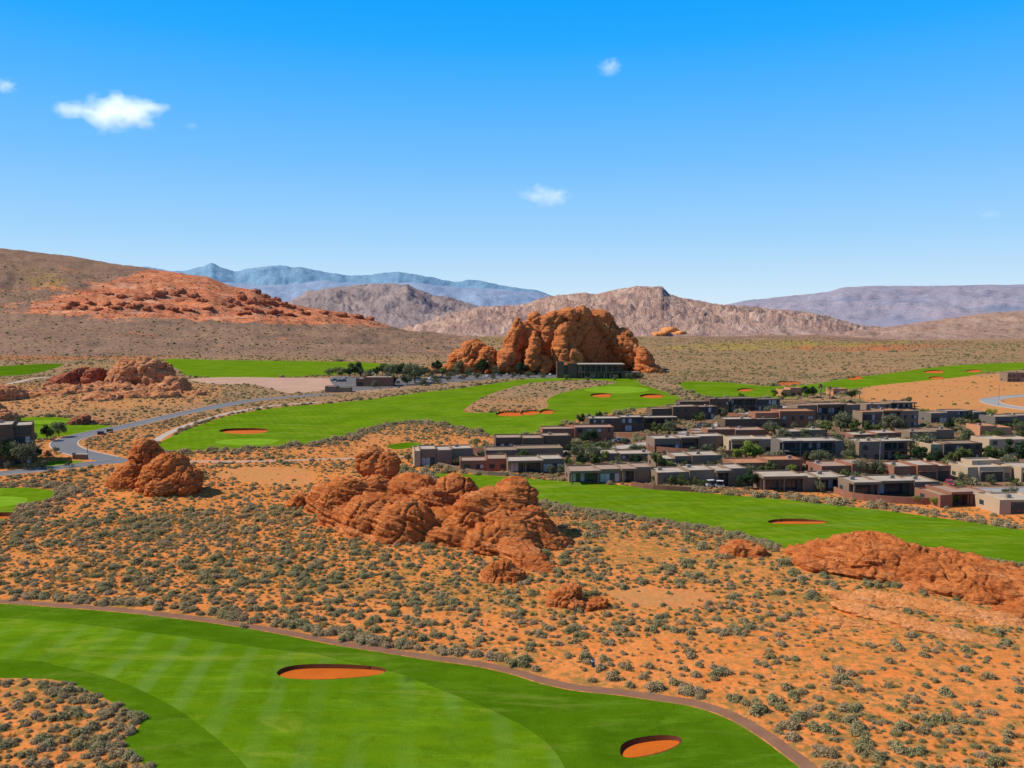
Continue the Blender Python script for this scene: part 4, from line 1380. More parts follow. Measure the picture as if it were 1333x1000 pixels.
m_unit = m_simple('roof_unit_metal', (0.28, 0.25, 0.22), .6, .1, 1)
HS = [
    (766, 884, 562, 543, 'dark low house with pale flat roof nearest the middle fairway', 'dark', 'white', [(0, .36, .95, 0, 'w'), (.36, .62, 1.0, .8, 'G'), (.62, 1, .95, 1.6, 'p')]),
    (848, 938, 547, 529, 'dark brown house with two rows of small windows beside the uphill street', 'dark', 'pink', [(0, .3, .85, 1.5, ''), (.3, .7, 1.0, 0, 'w'), (.7, 1, .96, .6, 'G')]),
    (885, 950, 537, 519, 'long dark house at the top of the village below the green, left half', 'dark', 'brown', [(0, .6, .8, 1, ''), (.6, 1, 1.0, 0, 'w')]),
    (951, 1018, 536, 518, 'dark flat house with deep porch right of its long dark neighbour', 'slate', 'brown', [(0, .5, 1.0, 0, 'p'), (.5, 1, .9, .8, 'G')]),
    (706, 800, 576, 556, 'reddish brown windowless house behind the round dark tree', 'red', 'pink', [(0, .45, .9, 1.0, ''), (.45, 1, 1.0, 0, 'w')]),
    (645, 745, 587, 568, 'dark brown house with a row of narrow windows and garage on its right', 'dark', 'pink', [(0, .35, .93, .8, 'G'), (.35, .63, .9, 0, 'G'), (.63, 1, 1.0, 1.8, 'g')]),
    (539, 617, 606, 584, 'pale pinkish house with sunlit left end, leftmost of the village', 'gray', 'white', [(0, .1, .95, -1.0, 'T'), (.1, .38, 1.0, .4, 'G'), (.38, .64, .93, 0, ''), (.64, 1, .98, .8, '')]),
    (599, 662, 614, 597, 'low red brown house wing with one window facing the fairway strip', 'red', 'pink', [(0, .55, .85, .5, 'w'), (.55, 1, 1, 0, 'w')]),
    (662, 736, 616, 598, 'brown house with shaded patio and glass doors beside the grey bushes', 'gray', 'white', [(0, .6, .95, 0, 'p'), (.6, 1, 1, .8, 'G')]),
    (742, 853, 629, 608, 'low brown house with long glazed patio beside the fairway strip', 'gray', 'pink', [(0, .34, .82, 0, 'p'), (.34, .62, .86, .8, 'G'), (.62, .78, .9, 0, 'p'), (.78, 1, .95, .7, '')]),
    (632, 735, 596, 586, 'very low pale brown building with long flat roof behind the left patios', 'gray', 'brown', [(0, .4, .9, 0, ''), (.4, 1, 1, .7, '')]),
    (942, 1019, 561, 545, 'low dark house with broad pale roof below the rust roofed house', 'dark', 'white', [(0, .55, 1.0, 0, 'w'), (.55, 1, .97, .5, 'G')]),
    (983, 1062, 558, 535, 'red brown two storey house with rust coloured flat roof', 'red', 'rust', [(0, .4, .9, 1.2, ''), (.4, 1, 1.0, 0, 'w')]),
    (850, 949, 588, 569, 'grey brown house with open terrace and bright window at its left', 'gray', 'white', [(0, .36, .95, .3, 'G'), (.36, .62, 1.0, 0, 'p'), (.62, 1, 1.03, .9, 'w')]),
    (951, 1014, 591, 571, 'house with wide overhanging pale roof and dark open front beside the bright green tree', 'tan', 'white', [(0, .62, 1.0, 0, 'p'), (.62, 1, .95, 1, 'w')]),
    (1017, 1100, 600, 573, 'big blue grey two storey house with glass balconies across its front', 'slate', 'white', [(0, .3, 1.0, 0, 'p'), (.3, .86, .97, .8, 'p'), (.86, 1, .97, 0, '')]),
    (902, 998, 572, 559, 'low red brown house across from the terrace house, with small white wall panel', 'red', 'pink', [(0, .2, .7, 0, 'w'), (.2, .58, 1.0, .8, ''), (.58, 1, .95, 0, '')]),
    (762, 852, 601, 589, 'low tan house with two pale roof squares behind the glazed patio house', 'gray', 'white', [(0, .5, .9, .5, ''), (.5, 1, .86, 0, 'w')]),
    (852, 942, 611, 593, 'grey house with bright pale roof panels hidden behind green shrubs', 'gray', 'white', [(0, .3, .8, 0, 'w'), (.3, .55, .95, .9, 'G'), (.55, 1, 1, .4, '')]),
    (854, 978, 633, 611, 'wide brown house with stepped roof and parked buggies out front', 'gray', 'white', [(0, .35, .86, 1, ''), (.35, .64, .96, .6, ''), (.64, .8, .92, 0, 'p'), (.8, 1, 1.0, .5, '')]),
    (953, 1048, 618, 599, 'low orange brown house with rust roof behind two round green trees', 'red', 'rust', [(0, .5, .85, 0, ''), (.5, 1, 1, .8, 'w')]),
    (992, 1104, 640, 619, 'low dark house with three columns and a deep shaded patio at the fairway edge', 'gray', 'white', [(0, .5, 1.0, 0, 'p'), (.5, .68, .86, .8, ''), (.68, 1, .9, 0, 'p')]),
    (1108, 1227, 647, 626, 'large low house with zigzag pale roof and dark patio behind the red wall', 'gray', 'white', [(0, .3, .98, 0, 'p'), (.3, .7, 1.0, .9, 'p'), (.7, 1, .93, 0, '')]),
    (1219, 1301, 659, 640, 'small red brown house with dark open porch at the lower right', 'red', 'pink', [(0, .22, .85, 0, 'R'), (.22, .56, 1.0, .6, 'p'), (.56, 1, .8, .3, '')]),
    (1299, 1362, 669, 650, 'pale tan building with barred window cut by the right edge, lowest of all', 'tan', 'white', [(0, .25, 1.0, 0, ''), (.25, 1, .95, .5, 'G')]),
    (1115, 1192, 600, 574, 'tall grey two storey house with a bright sunlit left wall', 'gray', 'white', [(0, .46, 1.0, 0, 'w'), (.46, 1, 1.0, .7, 'p')]),
    (1211, 1283, 601, 577, 'brown two storey house half hidden by trees with a lit corner pillar', 'dark', 'brown', [(0, .22, .95, 1.0, 'T'), (.22, .42, 1.0, 0, 'w'), (.42, 1, .98, .8, 'w')]),
    (1284, 1350, 593, 571, 'pale cream two storey house behind tall dark trees at the right edge', 'tan', 'white', [(0, .5, 1.0, 0, 'w'), (.5, 1, .95, .6, '')]),
    (1163, 1243, 627, 605, 'red brown house with two dark garage doors facing the street', 'red', 'white', [(0, .38, .92, .8, 'w'), (.38, .74, 1.0, 0, 'g'), (.74, 1, .9, 1.0, 'g')]),
    (1258, 1324, 627, 603, 'bright tan house with two garage doors and a raised upper block', 'tan', 'white', [(0, .22, .8, .6, ''), (.22, .78, .82, 0, 'g'), (.78, 1, .78, 1.2, 'w'), (.34, .98, 1.0, 5.4, '')]),
    (1327, 1370, 627, 608, 'tan garage front cut off by the right edge beside the street', 'tan', 'white', [(0, 1, 1, 0, 'g')]),
    (1068, 1143, 622, 604, 'pink brown low house behind the olive trees with two roof steps', 'red', 'pink', [(0, .55, .88, .5, 'w'), (.55, 1, 1.0, 0, '')]),
    (1036, 1124, 549, 526, 'long grey brown upper house with deep shaded balconies', 'gray', 'pink', [(0, .3, .95, 1, 'w'), (.3, .75, 1.0, 0, 'p'), (.75, 1, .94, .6, '')]),
    (1121, 1199, 557, 534, 'brown upper house with columns, glazed bays and a large blank end wall', 'gray', 'rust', [(0, .35, .92, 1, 'G'), (.35, .68, 1.0, 0, 'p'), (.68, 1, .95, .5, 'w')]),
    (1126, 1194, 541, 524, 'highest grey house with a flat pale roof above the columned one', 'gray', 'pink', [(0, .5, .9, 0, 'w'), (.5, 1, 1, .6, 'p')]),
    (1210, 1287, 551, 535, 'detached dark grey house with a pale driveway below the orange sand', 'slate', 'pink', [(0, .3, .85, 0, 'G'), (.3, .75, 1.0, .8, 'w'), (.75, 1, .9, 0, '')]),
    (1291, 1360, 556, 541, 'dark grey house with double garage at the upper right edge', 'slate', 'pink', [(0, .5, .95, 0, 'g'), (.5, 1, 1, .7, 'w')]),
    (1182, 1246, 572, 560, 'low brown house under the upper gardens with bare walls', 'gray', 'brown', [(0, .6, .85, 0, ''), (.6, 1, 1.0, .8, '')]),
    (1274, 1320, 571, 554, 'small orange house with rust roof and a dark doorway', 'orange', 'rust', [(0, .5, 1.0, 0, 'w'), (.5, 1, .85, .8, '')]),
    (1108, 1178, 575, 564, 'low flat house just behind the tall grey two storey house', 'red', 'white', [(0, .5, .9, 0, ''), (.5, 1, 1.0, .8, 'w')]),
    (1018, 1078, 572, 560, 'low pale roofed wing behind the big blue grey house', 'gray', 'white', [(0, .5, .9, 0, 'w'), (.5, 1, 1.0, .8, '')]),
    (1018, 1046, 516, 505, 'small sunlit orange adobe house at the top of the village beside palms', 'orange', 'pink', [(0, .4, .8, 0, ''), (.4, 1, 1.0, .7, 'w')]),
    (1084, 1104, 514, 506, 'tiny pink adobe house between the highest trees of the village', 'orange', 'pink', [(0, 1, 1.0, 0, 'w')]),
    (1310, 1350, 497, 485, 'lone pinkish building far up on the orange slope at the right edge', 'gray', 'pink', [(0, .6, 1.0, 0, 'w'), (.6, 1, .8, 0, '')]),
]
rr_y = random.Random(8)
for q in HS:
    house(*q[:5], wall=q[5], roof=q[6], blocks=q[7], depth=10.2 if q[2] < 640 else 10.5, yaw=rr_y.uniform(4, 10))
house(-46, 38, 607, 551, 'three storey brown apartment block cut off by the left edge', 'dark', 'white', [(0, .40, 1.0, .5, 'p'), (.40, .74, .97, 0, 'w'), (.74, 1, .93, 1.2, 'G')], depth=14, yaw=27, cat='apartment building')

# the clubhouse under the butte
X, D, Z = P(780, 493)
s = D / F
ch = empty('clubhouse', (X, D, Z)); tag(ch, 'low stone clubhouse with a long pale roof terrace at the foot of the butte', 'clubhouse')
W2 = 55 * s
m = MB()
m.parapet(-W2, -W2 + 9 * s, 0, 12, -1.5, 12.5, .4, .4); m.parapet(-W2 + 14 * s, -W2 + 27 * s, 2, 14, -1.5, 11.2, .4, .4); m.parapet(-W2 + 9 * s, -W2 + 14 * s, 3, 12, -1.5, 9.5, .3, .3)
m.parapet(-W2 + 28 * s, W2 - 24 * s, 6, 16, -1.5, 10.0, .3, .4); m.box(W2 - 26 * s, W2, 1, 12, -1.5, 4.6)
m.build('wall', [WALL['dark']], ch)
m = MB(); m.box(-W2 + 27 * s, W2 - 22 * s, -1, 15, 10.2, 10.9); m.build('roof', [ROOF['white']], ch)
m = MB(); m.box(-W2 + .4, -W2 + 9 * s - .4, .4, 11.6, 11.7, 12.05); m.box(-W2 + 14 * s + .4, -W2 + 27 * s - .4, 2.4, 13.6, 10.4, 10.75); m.box(W2 - 25.5 * s, W2 - .5, 1.5, 11.5, 4.601, 4.75); m.build('flat_roof', [ROOF['brown']], ch)
for k in range(8):
    xx = -W2 + 28.5 * s + k * (57 * s - 3) / 7 * .98
    c = MB(); c.box(xx - .35, xx + .35, -.4, .3, -1.5, 10.19); c.build('column', [WALL['dark']], ch)
m = MB(); m.box(-W2 + 28 * s, W2 - 24 * s, -.6, 5.99, 4.6, 5.1); m.build('balcony', [WALL['gray']], ch)
rr_ = random.Random(4)
for k in range(7):
    x0 = -W2 + 29.5 * s + k * 7.6 * s
    window(ch, x0, x0 + 6.2 * s, 6, .3, 3.8, rr_); window(ch, x0, x0 + 6.2 * s, 6, 5.4, 9.2, rr_)
window(ch, -W2 + 10 * s, -W2 + 13.4 * s, 3, .3, 7.5, rr_)
FOOT.append((X - W2 - 2, D - 3, X + W2 + 2, D + 17))
bh = house(463, 511, 503, 491, 'low brick red maintenance building with a long blank wall beside the car park', 'red', 'white', [(0, .22, .85, 1, 'g'), (.22, 1, 1.0, 0, '')], depth=14, cat='maintenance building')
house(423, 456, 511, 503, 'small dark shed on the pink dirt lot below the car park', 'gray', 'white', [(0, .45, 1.0, 0, ''), (.45, 1, .8, .6, '')], depth=8, cat='shed', units=0)


def garden_wall(pix, h, label, mat='red'):
    c = np.array(outline(pix, 3, False)); t = np.gradient(c, axis=0); t /= np.linalg.norm(t, axis=1)[:, None]
    nr = np.stack([-t[:, 1], t[:, 0]], 1)
    V, Fq = [], []
    for k, (q, nn) in enumerate(zip(c, nr)):
        z = float(hgt(*q))
        for sgn, zz in ((-.2, -.6), (-.2, h), (.2, h), (.2, -.6)):
            V.append((q[0] + nn[0] * sgn, q[1] + nn[1] * sgn, z + zz))
        if k:
            a0, b0 = (k - 1) * 4, k * 4
            for m_ in range(3): Fq.append((a0 + m_, a0 + m_ + 1, b0 + m_ + 1, b0 + m_))
    Fq += [(0, 1, 2, 3), (len(V) - 1, len(V) - 2, len(V) - 3, len(V) - 4)]
    o = mesh_obj('garden_wall', V, Fq, WALL[mat]); tag(o, label, 'wall')


garden_wall([(1086, 642), (1110, 650), (1160, 655), (1218, 657), (1234, 652)], 1.7, 'red garden wall in front of the zigzag roofed house')
garden_wall([(843, 588.5), (880, 592), (925, 594.5), (955, 595)], 2.2, 'long red retaining wall under the open terrace house')
garden_wall([(955, 595), (990, 599), (1030, 603), (1080, 604)], 2.0, 'red wall below the blue grey balcony house')
garden_wall([(600, 588), (640, 591), (690, 593)], 1.8, 'low red brown wall in front of the narrow windowed house')
garden_wall([(806, 568), (830, 570), (850, 571)], 1.5, 'red wall at the foot of the double row windowed house', 'red')
garden_wall([(822, 633), (850, 637), (900, 640)], 1.2, 'low wall between the glazed patio and the buggy house', 'red')
garden_wall([(1106, 604), (1150, 607), (1195, 607)], 1.8, 'dark red wall under the tall grey two storey house', 'red')
garden_wall([(938, 541), (960, 543), (975, 544)], 1.6, 'short brown wall below the highest dark houses', 'red')
garden_wall([(1299, 606), (1262, 607), (1240, 606)], 1.5, 'brown wall behind the bright tan garage house', 'dark')
garden_wall([(568, 606), (620, 617), (660, 620)], 1.1, 'thin garden wall before the leftmost pinkish house', 'gray')

# ------------------------------------------------------------------ trees
L_MID = m_shrub('leaf_mid_green', (0.125, 0.165, 0.045), (0.165, 0.19, 0.06), (0.02, 0.03, 0.012))
L_OLV = m_shrub('leaf_olive', (0.215, 0.215, 0.12), (0.18, 0.20, 0.10), (0.035, 0.038, 0.022))
L_BRI = m_shrub('leaf_bright_green', (0.235, 0.31, 0.045), (0.28, 0.33, 0.06), (0.04, 0.06, 0.012))
L_DRK = m_shrub('leaf_dark_green', (0.060, 0.095, 0.035), (0.045, 0.08, 0.04), (0.010, 0.016, 0.010))
BARK = m_simple('bark', (0.16, 0.11, 0.08), .95, .3, 3)


def tube(pts, r0, r1, n=6):
    V, Fq = [], []
    for i, p in enumerate(pts):
        p = Vector(p)
        d = (Vector(pts[min(i + 1, len(pts) - 1)]) - Vector(pts[max(i - 1, 0)])).normalized()
        a = d.orthogonal().normalized(); b = d.cross(a)
        r = r0 + (r1 - r0) * i / (len(pts) - 1)
        for j in range(n):
            t = 6.2832 * j / n
            V.append(tuple(p + (a * math.cos(t) + b * math.sin(t)) * r))
        if i:
            for j in range(n):
                q = (i - 1) * n
                Fq.append((q + j, q + (j + 1) % n, q + n + (j + 1) % n, q + n + j))
    return V, Fq


def tree_proto(kind, seed):
    """unit tree 1 m tall: meshes for crown and trunk"""
    rr = random.Random(seed)
    V, Fq, sh, nrm = [], [], [], []
    TV, TF = [], []

    def addt(pts, a, b):
        v, f = tube(pts, a, b)
        o_ = len(TV); TV.extend(v); TF.extend(tuple(i + o_ for i in q) for q in f)
    if kind == 'palm':
        addt([(0, 0, -.05), (.02, 0, .4), (.03, .01, .8)], .04, .03)
        for k in range(26):
            a = rr.uniform(0, 6.28); e = rr.uniform(-.5, 1.1)
            prev = Vector((.03, .01, .8)); d = Vector((math.cos(a) * math.cos(e), math.sin(a) * math.cos(e), math.sin(e)))
            for s_ in range(5):
                nx_ = prev + d * .085
                side = d.cross(Vector((0, 0, 1))).normalized() * (.05 - .007 * s_)
                b = len(V)
                V += [tuple(prev - side), tuple(prev + side), tuple(nx_ + side * .8), tuple(nx_ - side * .8)]
                Fq.append((b, b + 1, b + 2, b + 3)); sh += [.9] * 4; nrm += [(0, 0, 1)] * 4
                prev = nx_; d = (d + Vector((0, 0, -.28))).normalized()
        return V, Fq, sh, nrm, TV, TF
    th = {'round': .30, 'olive': .22, 'tall': .12, 'bush': .06}[kind]
    wr = {'round': .46, 'olive': .62, 'tall': .27, 'bush': .70}[kind]
    n_l = {'round': 13, 'olive': 14, 'tall': 10, 'bush': 11}[kind]
    lumps = []
    for k in range(n_l):
        a = rr.uniform(0, 6.28); q = wr * math.sqrt(rr.random()) * .78
        z = th + (1 - th) * rr.uniform(.18, .86)
        if kind == 'tall': q *= 1.15 - z * .8
        else: q *= 1.0 - max(0, z - .6) * 1.1
        lumps.append((q * math.cos(a), q * math.sin(a), z, rr.uniform(.13, .23) * (1 if kind != 'tall' else .8) * (wr / .5)))
    addt([(0, 0, -.06), (.01, .01, th * .6), (.02, 0, th + .15)], .035, .02)
    for (x, y, z, r) in lumps[:7]:
        addt([(.01, 0, th * .7), (x * .5, y * .5, (th + z) / 2), (x, y, z)], .016, .006)
    per = 150
    for (x, y, z, r) in lumps:
        br = rr.uniform(.55, 1.0)
        for i in range(per):
            a = rr.uniform(0, 6.283); sz = rr.uniform(-1, 1); cz = math.sqrt(1 - sz * sz)
            k = rr.uniform(.2, 1) ** .4 * (1 + rr.gauss(0, .10))
            o_ = Vector((cz * math.cos(a), cz * math.sin(a), sz))
            p = Vector((x, y, z)) + o_ * r * k
            nn_ = (o_ + Vector((rr.gauss(0, .45), rr.gauss(0, .45), rr.gauss(.15, .45)))).normalized()
            d1 = (Matrix.Rotation(rr.uniform(0, 6.28), 3, nn_) @ nn_.orthogonal()).normalized()
            d2 = nn_.cross(d1)
            s_ = .036 * rr.uniform(.6, 1.5)
            b = len(V)
            V += [tuple(p + d1 * s_), tuple(p - d1 * s_ * .7 + d2 * s_ * .7), tuple(p - d1 * s_ * .7 - d2 * s_ * .7)]
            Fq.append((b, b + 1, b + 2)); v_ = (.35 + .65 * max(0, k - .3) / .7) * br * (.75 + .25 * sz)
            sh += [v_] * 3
    return V, Fq, sh, nrm, TV, TF


def leaf_mesh(name, V, Fq, sh, nrm, mat):
    me = bpy.data.meshes.new(name)
    me.from_pydata(V, [], Fq)
    me.materials.append(mat)
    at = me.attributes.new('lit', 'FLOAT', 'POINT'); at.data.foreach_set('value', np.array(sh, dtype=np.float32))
    return me


TP = {}
for kd, mt in (('round', L_MID), ('olive', L_OLV), ('bright', L_BRI), ('dark', L_DRK), ('tall', L_DRK), ('bush', L_MID), ('obush', L_OLV), ('palm', L_OLV), ('bbush', L_BRI)):
    TP[kd] = []
    for v in range(3 if kd != 'palm' else 1):
        shape = {'bright': 'round', 'dark': 'round', 'obush': 'bush', 'bbush': 'bush'}.get(kd, kd)
        V, Fq, sh, nrm, TV, TF = tree_proto(shape, hash_ := sum(map(ord, kd)) * 10 + v)
        cm = leaf_mesh('crown', V, Fq, sh, nrm, mt)
        tm = bpy.data.meshes.new('trunk'); tm.from_pydata(TV, [], TF); tm.materials.append(BARK)
        TP[kd].append((cm, tm))
DESC = {'round': ('round mid green tree', 'tree'), 'olive': ('spreading grey olive tree', 'tree'), 'bright': ('bright yellow green tree', 'tree'), 'dark': ('dense dark green tree', 'tree'),
        'tall': ('tall narrow dark evergreen', 'tree'), 'bush': ('green garden bush', 'bush'), 'obush': ('grey green garden bush', 'bush'), 'palm': ('pale fan palm', 'palm'), 'bbush': ('light green garden bush', 'bush')}
NAMES = {'palm': 'palm_tree', 'bush': 'garden_bush', 'obush': 'garden_bush', 'bbush': 'garden_bush', 'tall': 'evergreen_tree'}
TREES = [  # kind, px, base py, height px, where
    ('dark', 768, 580, 22, 'in front of the windowless reddish house'), ('obush', 772, 586, 10, 'left of the drive behind the glazed patio house'), ('obush', 784, 585, 11, 'beside the drive, second of the row'), ('obush', 796, 585, 10, 'beside the drive, right end of the row'),
    ('bright', 788, 601, 12, 'poking above the glazed patio house roof'), ('bush', 845, 604, 10, 'behind the right end of the glazed patio house'),
    ('bright', 971, 602, 24, 'largest one, before the overhanging roof'), ('bright', 958, 603, 17, 'left companion of the largest bright tree'), ('bright', 984, 601, 20, 'right companion of the largest bright tree'),
    ('round', 893, 610, 13, 'between the two pale roof panels'), ('obush', 934, 611, 12, 'right of the pale roof panels'), ('obush', 946, 611, 10, 'left of the rust roofed low house'), ('obush', 926, 612, 10, 'in the row right of the pale panels'),
    ('round', 1003, 620, 17, 'beside the rust roofed low house'), ('round', 991, 622, 14, 'left of the columned patio house'), ('bbush', 1029, 619, 13, 'just above the columned patio roof'),
    ('dark', 979, 636, 22, 'left end of the columned patio house'), ('dark', 966, 636, 18, 'right of the parked buggies'), ('bush', 870, 633, 13, 'left part of the stepped roof house front'), ('bush', 888, 634, 14, 'before the stepped roof house middle'), ('bush', 910, 634, 12, 'left of the parked buggies'), ('bush', 853, 630, 10, 'at the corner of the glazed patio house'),
    ('olive', 1006, 568, 16, 'in front of the low broad pale roof'), ('olive', 1000, 566, 12, 'left, before the low broad pale roof'), ('olive', 1033, 560, 10, 'right of the low broad pale roof'),
    ('round', 1020, 520, 9, 'left of the small orange adobe'), ('dark', 1051, 518, 16, 'left among the highest trees of the village'), ('palm', 1068, 519, 18, 'left of the pair at the top of the village'), ('palm', 1080, 519, 15, 'right of the pair at the top of the village'),
    ('dark', 1108, 520, 12, 'in the highest row, beside the tiny pink adobe'), ('palm', 1119, 521, 12, 'at the right end of the highest row'), ('dark', 1058, 517, 13, 'second among the highest trees of the village'), ('round', 1113, 518, 10, 'behind the palm at the right end'),
    ('bush', 965, 518, 6, 'above the long dark upper houses'), ('bright', 1007, 519, 11, 'right of the long dark upper houses'),
    ('round', 1075, 567, 18, 'below the long grey upper house'), ('olive', 1094, 563, 22, 'largest before the long grey upper house'), ('olive', 1060, 566, 14, 'left garden of the long grey upper house'), ('round', 1110, 566, 14, 'before the glazed bays'), ('round', 1130, 566, 16, 'before the glazed bays, right side'), ('olive', 1160, 563, 20, 'in front of the columned upper house'), ('round', 1144, 566, 13, 'left of the columned upper house front'), ('bush', 1175, 563, 10, 'at the foot of the blank end wall'), ('bush', 1120, 572, 11, 'behind the low flat house'), ('olive', 1048, 572, 12, 'behind the low pale roofed wing'),
    ('bright', 1203, 547, 13, 'left of the detached dark grey house'), ('bright', 1290, 551, 16, 'between the two dark grey upper right houses'), ('round', 1272, 555, 9, 'right front of the detached dark grey house'), ('round', 1324, 560, 14, 'by the double garage at upper right'),
    ('olive', 1256, 577, 19, 'beside the small orange house, the widest'), ('bush', 1296, 574, 14, 'right of the small orange house'), ('round', 1300, 572, 11, 'behind the cream house'),
    ('olive', 1201, 596, 26, 'right of the tall grey two storey house'), ('dark', 1197, 602, 22, 'right corner of the tall grey two storey house'), ('olive', 1110, 598, 22, 'between the balcony house and the tall grey house'), ('olive', 1105, 604, 16, 'right of the balcony house wall'),
    ('dark', 1221, 603, 17, 'left foot of the half hidden brown house'), ('round', 1246, 607, 22, 'centre front of the half hidden brown house'), ('round', 1258, 606, 19, 'right front of the half hidden brown house'), ('round', 1232, 605, 11, 'low, before the lit corner pillar'),
    ('tall', 1313, 603, 32, 'left one before the cream house'), ('tall', 1325, 604, 30, 'right one before the cream house'), ('round', 1297, 605, 20, 'left foot of the cream house'), ('dark', 1335, 606, 30, 'at the right edge before the cream house'), ('round', 1287, 605, 13, 'low, left of the cream house'),
    ('olive', 1118, 620, 19, 'widest, beside the pink brown low house'), ('olive', 1105, 620, 14, 'left of the pink brown low house'), ('olive', 1142, 622, 20, 'right end of the pink brown low house'), ('bright', 1162, 624, 17, 'left of the red garage house'), ('bright', 1174, 624, 14, 'in front of the red garage house'),
    ('obush', 1068, 641, 12, 'right end of the columned patio house'), ('obush', 1104, 642, 10, 'left end of the red garden wall'), ('bbush', 1193, 656, 10, 'poking out of the red garden wall'), ('bbush', 1218, 659, 11, 'left of the small red porch house'), ('bbush', 1240, 656, 12, 'left front of the small red porch house'),
    ('round', 1310, 650, 13, 'above the barred window building'), ('bbush', 1232, 638, 7, 'on the street verge, left'), ('bbush', 1250, 638, 7, 'on the street verge, right'), ('dark', 1316, 630, 8, 'right of the bright tan garages'),
    ('olive', 627, 599, 11, 'right of the leftmost pinkish house'), ('round', 556, 603, 12, 'before the leftmost pinkish house'), ('olive', 532, 602, 10, 'left of the leftmost pinkish house'), ('olive', 594, 606, 10, 'front corner of the leftmost pinkish house'), ('obush', 728, 617, 11, 'left of the glazed patio house'), ('obush', 718, 617, 10, 'beside the brown patio'), ('olive', 740, 618, 13, 'between the brown patio and the glazed patio'), ('bush', 848, 580, 6, 'at the left end of the terrace house'), ('bright', 1013, 565, 9, 'before the rust roofed two storey house'),
    ('dark', 61, 574, 20, 'beside the green at left'), ('olive', 77, 569, 18, 'right of the dark one beside the left green'), ('olive', 45, 575, 12, 'right behind the apartment block'), ('olive', 30, 610, 30, 'against the apartment block wall'), ('dark', 14, 608, 34, 'against the apartment block, left'), ('dark', 48, 601, 18, 'right of the apartment block'), ('obush', 36, 612, 8, 'by the road, left'), ('bush', 90, 608, 8, 'on the verge by the road bend'), ('olive', 55, 611, 12, 'reddish one on the verge'), ('obush', 12, 611, 9, 'under the apartment block'), ('obush', 72, 590, 8, 'inside the road bend'), ('obush', 62, 596, 9, 'inside the road bend, lower'),
    ('obush', 820, 548, 4, 'above the village on the middle fairway edge'), ('palm', 816, 543, 7, 'lone one above the nearest dark upper left house'), ('obush', 470, 596, 8, 'at the roadside behind the central outcrop'),
]
rt = random.Random(21)
fill = []
tries = 0
while len(fill) < 165 and tries < 6000:
    tries += 1
    px, py = rt.uniform(640, 1345), rt.uniform(528, 645)
    x, y, z = P(px, py)
    if not inpoly(np.array([x]), np.array([y]), [q for q in REG if q[0] == 'yard_ground'][0][1])[0]: continue
    if any(inpoly(np.array([x]), np.array([y]), q[1])[0] for q in REG if q[2] in ('road', 'concrete', 'sagebase')): continue
    if any(a_ - .6 < x < c_ + .6 and b_ - .6 < y < d_ + .6 for a_, b_, c_, d_ in FOOT): continue
    if any(math.hypot(x - q[5], y - q[6]) < 2.6 for q in fill): continue
    kd = rt.choice(['obush', 'bush', 'round', 'olive', 'dark', 'bush', 'bbush', 'obush'])
    hm = rt.uniform(1.8, 3.2) if 'bush' in kd else rt.uniform(3.2, 5.2)
    fill.append((kd, px, py, hm * F / y / 1.08, None, x, y))
for (kd, px, py, hp, wh) in TREES + [q[:5] for q in fill]:
    x, y, z = P(px, py)
    h = hp * y / F * (1.12 if 500 < px else 1.08)
    cm, tm = random.choice(TP[kd])
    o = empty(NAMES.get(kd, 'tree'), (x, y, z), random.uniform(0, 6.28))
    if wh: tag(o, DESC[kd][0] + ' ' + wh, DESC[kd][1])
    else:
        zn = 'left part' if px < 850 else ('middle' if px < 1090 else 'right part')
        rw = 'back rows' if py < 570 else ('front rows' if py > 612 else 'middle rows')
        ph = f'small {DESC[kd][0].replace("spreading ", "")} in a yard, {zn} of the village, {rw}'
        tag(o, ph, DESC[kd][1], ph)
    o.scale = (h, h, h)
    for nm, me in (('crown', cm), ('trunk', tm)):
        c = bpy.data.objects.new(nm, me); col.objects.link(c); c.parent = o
    FOOT.append((x - .25 * h, y - .25 * h, x + .25 * h, y + .25 * h))
# belt of desert trees round the car park under the butte
belt = [(428, 489, 7), (443, 489, 8), (455, 491, 10), (462, 490, 14), (470, 490, 10), (480, 492, 8), (490, 490, 9), (498, 489, 12), (508, 492, 12), (517, 491, 12), (525, 493, 14), (533, 495, 15), (540, 499, 17), (546, 493, 13), (553, 490, 10),
        (512, 502, 9), (530, 501, 11), (562, 491, 8), (569, 487, 13), (576, 491, 9), (592, 490, 8), (601, 487, 12), (626, 488, 15), (634, 487, 10), (655, 487, 12), (663, 487, 10), (680, 488, 13), (690, 487, 9), (645, 488, 8), (612, 489, 7), (700, 488, 7), (706, 487, 6), (714, 487, 6), (585, 492, 6), (504, 497, 8), (458, 485, 8), (437, 486, 6), (520, 487, 9), (566, 497, 6), (583, 496, 5), (549, 502, 7), (604, 494, 5), (622, 493, 6), (641, 493, 5), (668, 492, 5), (688, 491.5, 6), (706, 492, 5), (738, 495, 5), (765, 496, 4), (800, 495, 5), (820, 494, 6), (834, 493, 6), (488, 504, 6), (571, 500, 5)]
for k, (px, py, hp) in enumerate(belt):
    x, y, z = P(px, py)
    h = hp * y / F * 1.4
    kd = ('olive', 'olive', 'dark', 'round')[k % 4] if hp > 8 else 'obush'
    cm, tm = TP[kd][k % 3]
    o = empty('desert_tree', (x, y, z), random.uniform(0, 6.28))
    lbl = {'olive': 'grey green desert tree', 'dark': 'dark green desert tree', 'round': 'mid green desert tree', 'obush': 'low grey green desert bush'}[kd]
    side = 'around the car park left of the butte' if px < 580 else 'between the parked cars and the foot of the butte'
    tag(o, lbl + ' ' + side, 'tree', lbl + 's ' + side)
    o.scale = (h * 1.1, h * 1.1, h)
    for nm, me in (('crown', cm), ('trunk', tm)):
        c = bpy.data.objects.new(nm, me); col.objects.link(c); c.parent = o

